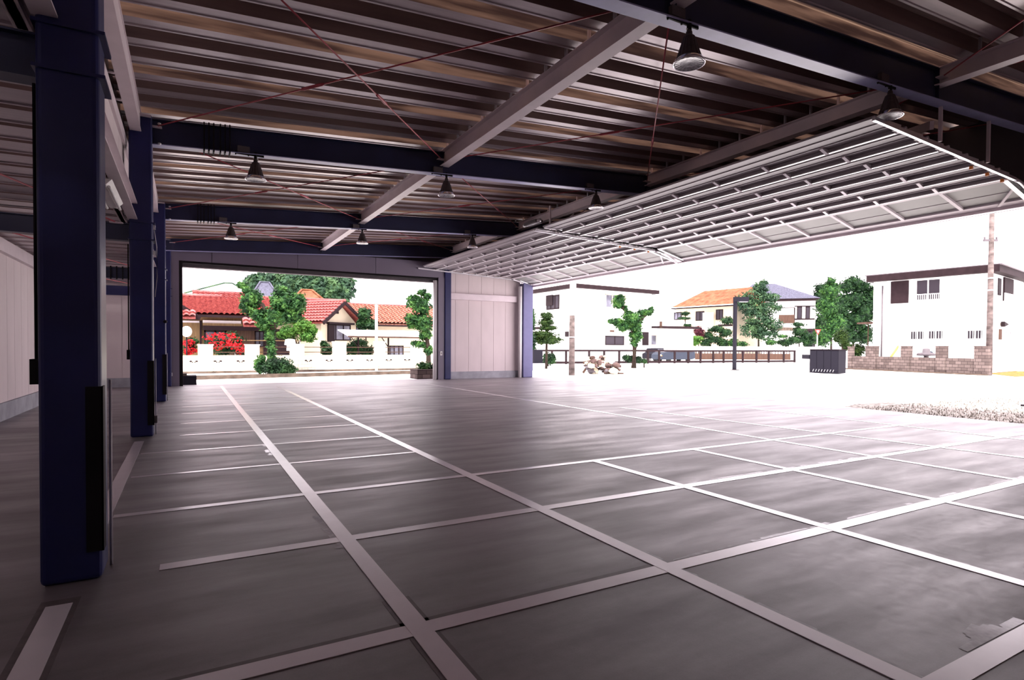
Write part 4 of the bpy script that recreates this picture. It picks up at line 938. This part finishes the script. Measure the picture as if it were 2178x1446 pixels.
# ---------- house B (orange roof) and house C
h = thing('house', GD(1500, 74), 'beige two-storey house with orange roof behind the garden', 'house')
HB = Wall(GD(1437, 88), GD(1562, 80)); zeB = HB.hit(1500, 654)[1]
n_ = HB.n
mb = MB(); HB.box(mb, 0, HB.L, 0, 7, 0, zeB); mb.build('wall', 'cream_r', h)
mb = MB(); HB.box(mb, -.5, HB.L+.5, -.5, 7.5, zeB, zeB+.16); mb.build('eaves', 'fascia', h)
zrB = HB.hit(1520, 617, 3.5)[1]; xA, xB_ = HB.hit(1498, 620, 3.5)[0], HB.L+.5
o = HB.P(-.5,-.6,zeB+.2); 
MB().add([HB.P(-.6,-.7,zeB+.17), HB.P(HB.L+.6,-.7,zeB+.17), HB.P(HB.L+.6,7.7,zeB+.17), HB.P(-.6,7.7,zeB+.17), HB.P(xA,3.5,zrB), HB.P(xB_,3.5,zrB)], [(0,1,5,4),(1,2,5),(2,3,4,5),(3,0,4),(3,2,1,0)]).build('roof', 'orangetile', h)
mb = MB(); HB.box(mb, -.6, HB.L+.6, -.78, -.70, zeB+.12, zeB+.24); mb.build('gutter', 'white', h)
HB.window(h, 1480, 662, 1498, 682, 2, fw=.1, glass='pane_dk'); HB.window(h, 1523, 658, 1538, 680, 2, fw=.12, glass='pane_dk'); HB.window(h, 1434, 664, 1450, 680, 2, fw=.1)
HB.slab(h, 1500, 665, 1522, 698, 'wallw', 'balcony_panel', -.6, -.5); HB.slab(h, 1448, 684, 1480, 692, 'wallw', 'balcony_panel', -.6, -.5); HB.slab(h, 1535, 690, 1562, 694, 'fascia', 'lower_eaves', -.9, -.4); HB.slab(h, 1500, 694, 1540, 700, 'wallw', 'lower_eaves', -.9, -.4)
h = thing('house', GD(1690, 76), 'white two-storey house with balcony behind the tall hazy tree', 'house')
HC = Wall(GD(1570, 99), GD(1733, 95)); zeC = HC.hit(1700, 640)[1]
mb = MB(); HC.box(mb, 0, HC.L, 0, 8, 0, zeC); mb.build('wall', 'wallw', h)
mb = MB(); HC.box(mb, -.6, HC.L+.5, -.6, 8.6, zeC, zeC+.38); mb.build('eaves', 'fascia', h)
za1 = HC.hit(1612, 604, 4)[1]; xm_ = HC.hit(1614, 604, 4)[0]
MB().add([HC.P(-.7,-.7,zeC+.38), HC.P(HC.L+.7,-.7,zeC+.38), HC.P(HC.L+.7,8.7,zeC+.38), HC.P(-.7,8.7,zeC+.38), HC.P(xm_-1,4,za1), HC.P(xm_+2.5,4,za1)], [(0,1,5,4),(1,2,5),(2,3,4,5),(3,0,4),(3,2,1,0)]).build('roof', 'greytile', h)
HC.window(h, 1695, 652, 1706, 679, 1, fw=.12, glass='pane_dk'); HC.window(h, 1713, 652, 1723, 679, 1, fw=.12, glass='pane_dk'); HC.window(h, 1711, 703, 1734, 740, 2, fw=.12, glass='pane_dk')
HC.slab(h, 1690, 677, 1733, 680, 'fascia', 'sill_band', -.08, 0); HC.slab(h, 1690, 650, 1733, 652, 'fascia', 'head_band', -.08, 0); HC.slab(h, 1706, 699, 1733, 704, 'fascia', 'lower_eaves', -.4, 0)
mb = MB(); x0, x1, z0, z1 = HC.rect(1655, 670, 1688, 688); HC.box(mb, x0, x1, -1.1, -1.0, z0, z1); mb.build('balcony', 'timber', h)
mb = MB(); mb.bar(HC.P(x1, -1.0, z0), HC.P(x1, -1.0, HC.hit(1688, 655)[1]), .14, .14, up=(1,0,0)); mb.bar(HC.P(x0-1.5, -1.0, HC.hit(1670, 655)[1]), HC.P(x1, -1.0, HC.hit(1670, 655)[1]), .12, .12); mb.build('balcony_frame', 'fascia', h)
HC.slab(h, 1645, 697, 1690, 703, 'kerb', 'canopy', -1.2, -.1)

# ---------- trees on the right
tr('tall feathery hazy green tree in front of the white house with balcony', 1610, 79, [(1618,612,16,14),(1606,632,24,18),(1640,632,22,10),(1598,655,28,16),(1636,655,28,14),(1612,678,34,18),(1645,690,22,14),(1600,702,28,16),(1630,712,30,14),(1580,640,16,16),(1625,600,8,6)], 7500, .17, 'leafmist', 41, [[(1614,742),(1613,690),(1616,640),(1618,605)]], tr=.16, core=False, name='tall_tree')
tr('dark broad pine right of the lamp post foot, before the orange-roofed house', 1540, 75, [(1545,682,16,9),(1525,700,22,8),(1545,708,18,9),(1508,712,12,7),(1520,722,26,9),(1500,730,16,8),(1540,730,18,9)], 3400, .12, 'leafdk', 42, [[(1530,742),(1532,700)]], tr=.12)
tr('maroon leaved tree in the garden of the orange-roofed house', 1487, 77, [(1486,704,14,9),(1496,712,10,7)], 900, .12, 'leafred', 43, [[(1486,740),(1486,710)]], tr=.08)
tr('bright light green shrub in the garden, left of the maroon tree', 1478, 74.5, [(1482,720,18,6),(1480,728,12,8)], 900, .11, 'leaflt', 44, [[(1480,740),(1480,728)]], tr=.07, name='bush', cat='bush')
tr('green shrub below the cloud-pruned garden pine', 1450, 74, [(1449,716,14,7),(1450,723,15,6)], 800, .11, 'leaf', 45, [[(1450,740),(1450,722)]], tr=.07, name='bush', cat='bush')
tr('slender cloud-pruned pine with flat tiers before the orange-roofed house', 1457, 76.5, [(1458,667,11,5),(1455,677,18,3),(1462,692,12,4),(1450,700,10,5),(1470,698,8,4)], 1700, .09, 'leafdk', 46, [[(1454,725),(1457,690),(1458,665)]], tr=.09, name='pruned_pine')
tr('dark garden trees before the right part of the white balcony house', 1700, 76, [(1700,705,20,10),(1715,715,12,10),(1690,722,22,10),(1715,728,10,10),(1700,690,18,5),(1670,728,22,9),(1725,722,9,14)], 2800, .12, 'leafdk', 47, [[(1700,742),(1700,710)],[(1672,742),(1672,725)]], tr=.10)
tr('green shrub row along the white coping', 1640, 74.5, [(1665,715,14,4),(1640,728,16,6),(1560,728,14,10),(1580,732,14,6)], 1400, .11, 'leaf', 48, [[(1640,742),(1640,728)]], tr=.08, name='bush', cat='bush')
tr('tall dark conifer left of the white house with barred windows', 1768, 84, [(1768,598,10,10),(1768,622,20,22),(1758,655,22,24),(1772,690,24,24),(1752,715,18,24)], 4200, .17, 'leaf', 49, [[(1768,750),(1768,620)]], tr=.15)
tr('broad dark grove behind the tall dark conifer', 1815, 100, [(1745,612,16,10),(1800,610,22,14),(1830,610,20,16),(1810,640,30,22),(1840,645,18,26),(1820,680,28,24),(1800,712,24,22),(1840,712,18,24),(1745,640,14,24),(1785,650,26,28),(1835,665,24,30),(1790,690,26,26),(1750,690,20,30),(1850,630,12,26),(1815,600,26,12)], 9500, .24, 'leafdk', 50, [[(1815,745),(1815,640)]], tr=.2, name='tree_grove')
tr('light green bush between the grove and the white house with barred windows', 1790, 50, [(1790,715,12,16),(1800,735,10,10)], 1000, .12, 'leafpine', 51, [[(1792,760),(1791,720)]], tr=.08, name='bush', cat='bush')
# lamp post
p0 = G(1562, 786); lp = thing('lamp_post', p0, 'black lamp post with flat arm head in the middle of the lot', 'lamp post')
dd = (p0-EYE).dot(FW); zt_ = Q(1562, 632, dd).z; MB().bar((p0.x, p0.y, -.03), (p0.x, p0.y, zt_), .19, .19, up=(1,0,0)).build('pole', 'navybox', lp)
e = Q(1589, 636, dd)-Q(1562, 636, dd); e.z = 0; c = Vector((p0.x, p0.y, zt_-.15)); MB().bar(c-e.normalized()*.08, c+e, .35, .30).build('head', 'navybox', lp); MB().bar(c+e*.35+Vector((0,0,-.17)), c+e*.95+Vector((0,0,-.17)), .28, .04).build('lens', 'glass', lp)
MB().box(p0.x-.22, p0.x+.22, p0.y-.22, p0.y+.22, -.03, .02).build('base_plate', 'fascia', lp)
# dark clad store and small bin
dd = 35.7; a, b = G(1722, 792), G(1783, 794.5); SB = Wall(a, b); bx = thing('storage_box', a, 'large black ribbed steel storage box standing on the lot', 'box')
zt_ = SB.hit(1750, 744)[1]; mb = MB(); SB.box(mb, 0, SB.L, 0, .9, .0, zt_); mb.build('body', 'navybox', bx)
for i in range(4): mb = MB(); SB.box(mb, SB.L*i/4+.02, SB.L*(i+1)/4-.02, -.02, 0, .12, zt_-.06); mb.build('door_panel', 'navybox', bx)
mb = MB(); SB.box(mb, -.02, SB.L+.04, -.04, .94, zt_, zt_+.04); mb.build('lid', 'fascia', bx)
mb = MB()
for i in range(8): x = SB.L*(.12+.1*i); mb.bar(SB.P(x, -.03, .08), SB.P(x+.06, -.03, .22), .03, .02)
mb.build('vent_slots', 'conduit', bx)
b2 = thing('waste_bin', G(1708, 790), 'small pale bin with black top left of the black storage box', 'bin'); SW = Wall(G(1707, 790), G(1721, 791)); z1 = SW.hit(1714, 763)[1]
mb = MB(); SW.box(mb, 0, SW.L, 0, .4, 0, z1); mb.build('body', 'polew', b2); mb = MB(); SW.box(mb, -.03, SW.L+.03, -.04, .44, z1, SW.hit(1714, 754)[1]); mb.build('lid', 'navybox', b2)
# red triangular sign
d = 58; p0 = GD(1738, d); sg = thing('road_sign', p0, 'red inverted triangular road sign on a white post', 'sign'); zc_ = Q(1738, 707, d).z
MB().tube([(p0.x, p0.y, -.03), (p0.x, p0.y, zc_+.3)], .05, 8).build('post', 'polew', sg); r = RT; c = Vector((p0.x, p0.y, zc_))-FW*.08
MB().prism([c-r*.30+UP*.30, c+r*.30+UP*.30, c-UP*.28], -FW*.03).build('plate', 'signred', sg); c2 = c-FW*.035; MB().prism([c2-r*.15+UP*.19, c2+r*.15+UP*.19, c2-UP*.10], -FW*.01).build('plate_centre', 'white', sg)

# ---------- house D, its block wall, pole 2
h = thing('house', GD(2105, 36), 'white two-storey house with dark flat eaves and barred windows at the right', 'house')
Dl, Dc, Dr = GD(1856, 41.5), GD(2106, 36), GD(2174, 41)
DA, DB = Wall(Dl, Dc), Wall(Dc, Dr); zD = DA.hit(2000, 588)[1]
block([Dl, Dc, Dr, Dl+(Dr-Dc)], 0, zD).build('wall', 'wallw', h)
e1, e2 = (Dl-Dc).normalized(), (Dr-Dc).normalized(); c0 = Dc-e1*.5-e2*.5; c2 = Dl+e1*.3-e2*.5; c1 = Dr+e2*.9-e1*.5
block([c2, c0, c1, c1+(c2-c0)], zD-.02, zD+.42).build('eaves', 'fascia', h); block([c2+e1*.1, c0-e1*.1, c1, c1+(c2-c0)], zD+.40, zD+.47).build('roof', 'box', h)
DA.slab(h, 1896, 598, 1933, 645, 'fascia', 'shutter', -.12, 0); DA.window(h, 1948, 593, 2002, 639, 2, 'wallw', 'pane_dk', fw=.07)
x0, x1, z0, z1 = DA.rect(1946, 626, 2004, 639); mb = MB(); mb.bar(DA.P(x0,-.3,z1), DA.P(x1,-.3,z1), .05, .05).bar(DA.P(x0,-.3,z0), DA.P(x1,-.3,z0), .05, .05)
for i in range(15): x = x0+(x1-x0)*i/14; mb.bar(DA.P(x,-.3,z0), DA.P(x,-.3,z1), .03, .03, up=(1,0,0))
mb.build('window_rail', 'white', h)
for r_ in ((1936,704,1966,722),(1974,703,2006,721),(2056,702,2091,721)): DA.window(h, *r_, panes=2, frame='wallw', glass='pane_dk', bars=6, fw=.03)
mb = MB(); x = DA.hit(1877, 680)[0]; mb.tube([DA.P(x,-.08,0), DA.P(x,-.08,DA.hit(1877,608)[1])], .05, 8); mb.build('downpipe', 'box', h)
DB.slab(h, 2122, 592, 2128, 628, 'dkframe', 'window_post', -.05, 0); DB.slab(h, 2133, 592, 2152, 645, 'fascia', 'shutter', -.1, 0)
x0, x1, z0, z1 = DB.rect(2112, 628, 2150, 645); mb = MB(); DB.box(mb, x0, x1, -.6, -.55, z0, z1); DB.box(mb, x0-.2, x1+1.5, -.6, 0, z0-.08, z0); mb.build('balcony', 'white', h)
DB.window(h, 2130, 703, 2150, 723, 2, 'wallw', 'pane', fw=.08); DB.slab(h, 2124, 700, 2128, 722, 'timber', 'window_post', -.08, 0)
mb = MB(); q = [DB.hit(*p) for p in ((2127,684),(2136,690),(2127,695))]; mb.prism([DB.P(x, -.25, z) for x, z in q], DB.n*.2); mb.build('canopy', 'dkframe', h)
BWL = Wall(GD(1806, 42), GD(2104, 33.3)); bw = thing('block_wall', GD(1960, 37), 'weathered grey block wall with pillars before the white house at right', 'wall')
mb = MB(); z1 = BWL.hit(1960, 760)[1]; BWL.box(mb, 0, BWL.L, 0, .15, -.03, z1); mb.build('wall_body', 'blockg', bw)
for u0, u1, vt in ((1804,1812,738),(1842,1864,737),(1917,1935,737),(1991,2011,737),(2073,2103,737)):
    x0, x1 = BWL.hit(u0, 760)[0], BWL.hit(u1, 760)[0]; zz = BWL.hit((u0+u1)/2, vt)[1]; mb = MB(); BWL.box(mb, x0, x1, -.06, .25, -.03, zz); BWL.box(mb, x0-.03, x1+.03, -.09, .28, zz, zz+.04); mb.build('pillar', 'blockg', bw)
mb = MB(); BWL.box(mb, -.5, BWL.L, -.25, 0, -.03, .05); mb.build('footing', 'kerb', bw)
yp = thing('leaning_pipe', DA.P(DA.hit(1900, 750)[0], -1.2, 0), 'yellow pipe leaning against the white house behind the block wall', 'pipe'); d = 40.2
a, b = Q(1893, 762, d), Q(1917, 727, d); MB().tube([a+(a-b)*.6, b], .07, 10).build('pipe', 'yellow', yp); MB().tube([b, b+(b-a).normalized()*.1], .085, 10).build('end_collar', 'yellow', yp)
pt = thing('stone_lantern', BWL.P(BWL.hit(1970, 755)[0], .6, 0), 'dark rounded stone ornament showing above the block wall', 'ornament'); c = Q(1970, 752, 37.5)
MB().lathe([(.12,-1.0),(.14,-.15),(.55,-.12),(.50,.02),(.22,.08),(.20,.30),(.12,.34)], c, 14).build('body', 'box', pt); MB().ell((c.x+.45, c.y, c.z+.05), (.18,.18,.12)).build('bowl', 'van', pt)
tr('brown-green clipped shrub behind the left end of the block wall', 1826, 45, [(1826,745,13,13)], 800, .08, 'leafpine', 52, name='bush', cat='bush')
sh = thing('shed_canopy', GD(1843, 43), 'thin brown canopy on a post left of the white house at right', 'canopy'); mb = MB(); a = Q(1833, 687, 43); b = Q(1856, 685, 43); mb.bar(a, (b.x,b.y,a.z), 1.2, .12); mb.build('roof', 'timber', sh); c = GD(1846, 43); MB().tube([(c.x,c.y,0),(c.x,c.y,a.z)], .04, 6).build('post', 'timber', sh)
p0 = G(2103, 797); up_ = thing('utility_pole', p0, 'tall mottled utility pole with crossarm at the corner of the block wall, right', 'pole', 'concrete utility poles')
MB().tube([(p0.x, p0.y, -.03), (p0.x, p0.y, 11.5)], .165, 14, .11).build('shaft', 'pole', up_); dd = (p0-EYE).dot(FW)
zc_ = Q(2103, 512, dd).z; MB().bar(Vector((p0.x,p0.y,zc_))-RT*.45, Vector((p0.x,p0.y,zc_))+RT*.35, .10, .12).build('crossarm', 'box', up_)
for k in (-.4, .3): c = Vector((p0.x,p0.y,zc_+.06))+RT*k; MB().lathe([(.03,0),(.06,.03),(.03,.06),(.06,.09),(.03,.14)], c, 10).build('insulator', 'box', up_)
for zz in (5.6, 4.9): MB().tube([(p0.x, p0.y, zz), (p0.x, p0.y, zz+.07)], .165, 14).build('band', 'conduit', up_)
p0 = GD(1918, 48); up_ = thing('utility_pole', p0, 'faint pale pole rising behind the white house at right', 'pole'); MB().tube([(p0.x,p0.y,0),(p0.x,p0.y,14)], .14, 10, .10).build('shaft', 'polew', up_); MB().bar((p0.x-.4,p0.y,10),(p0.x+.4,p0.y,10),.08,.08).build('crossarm','polew',up_)
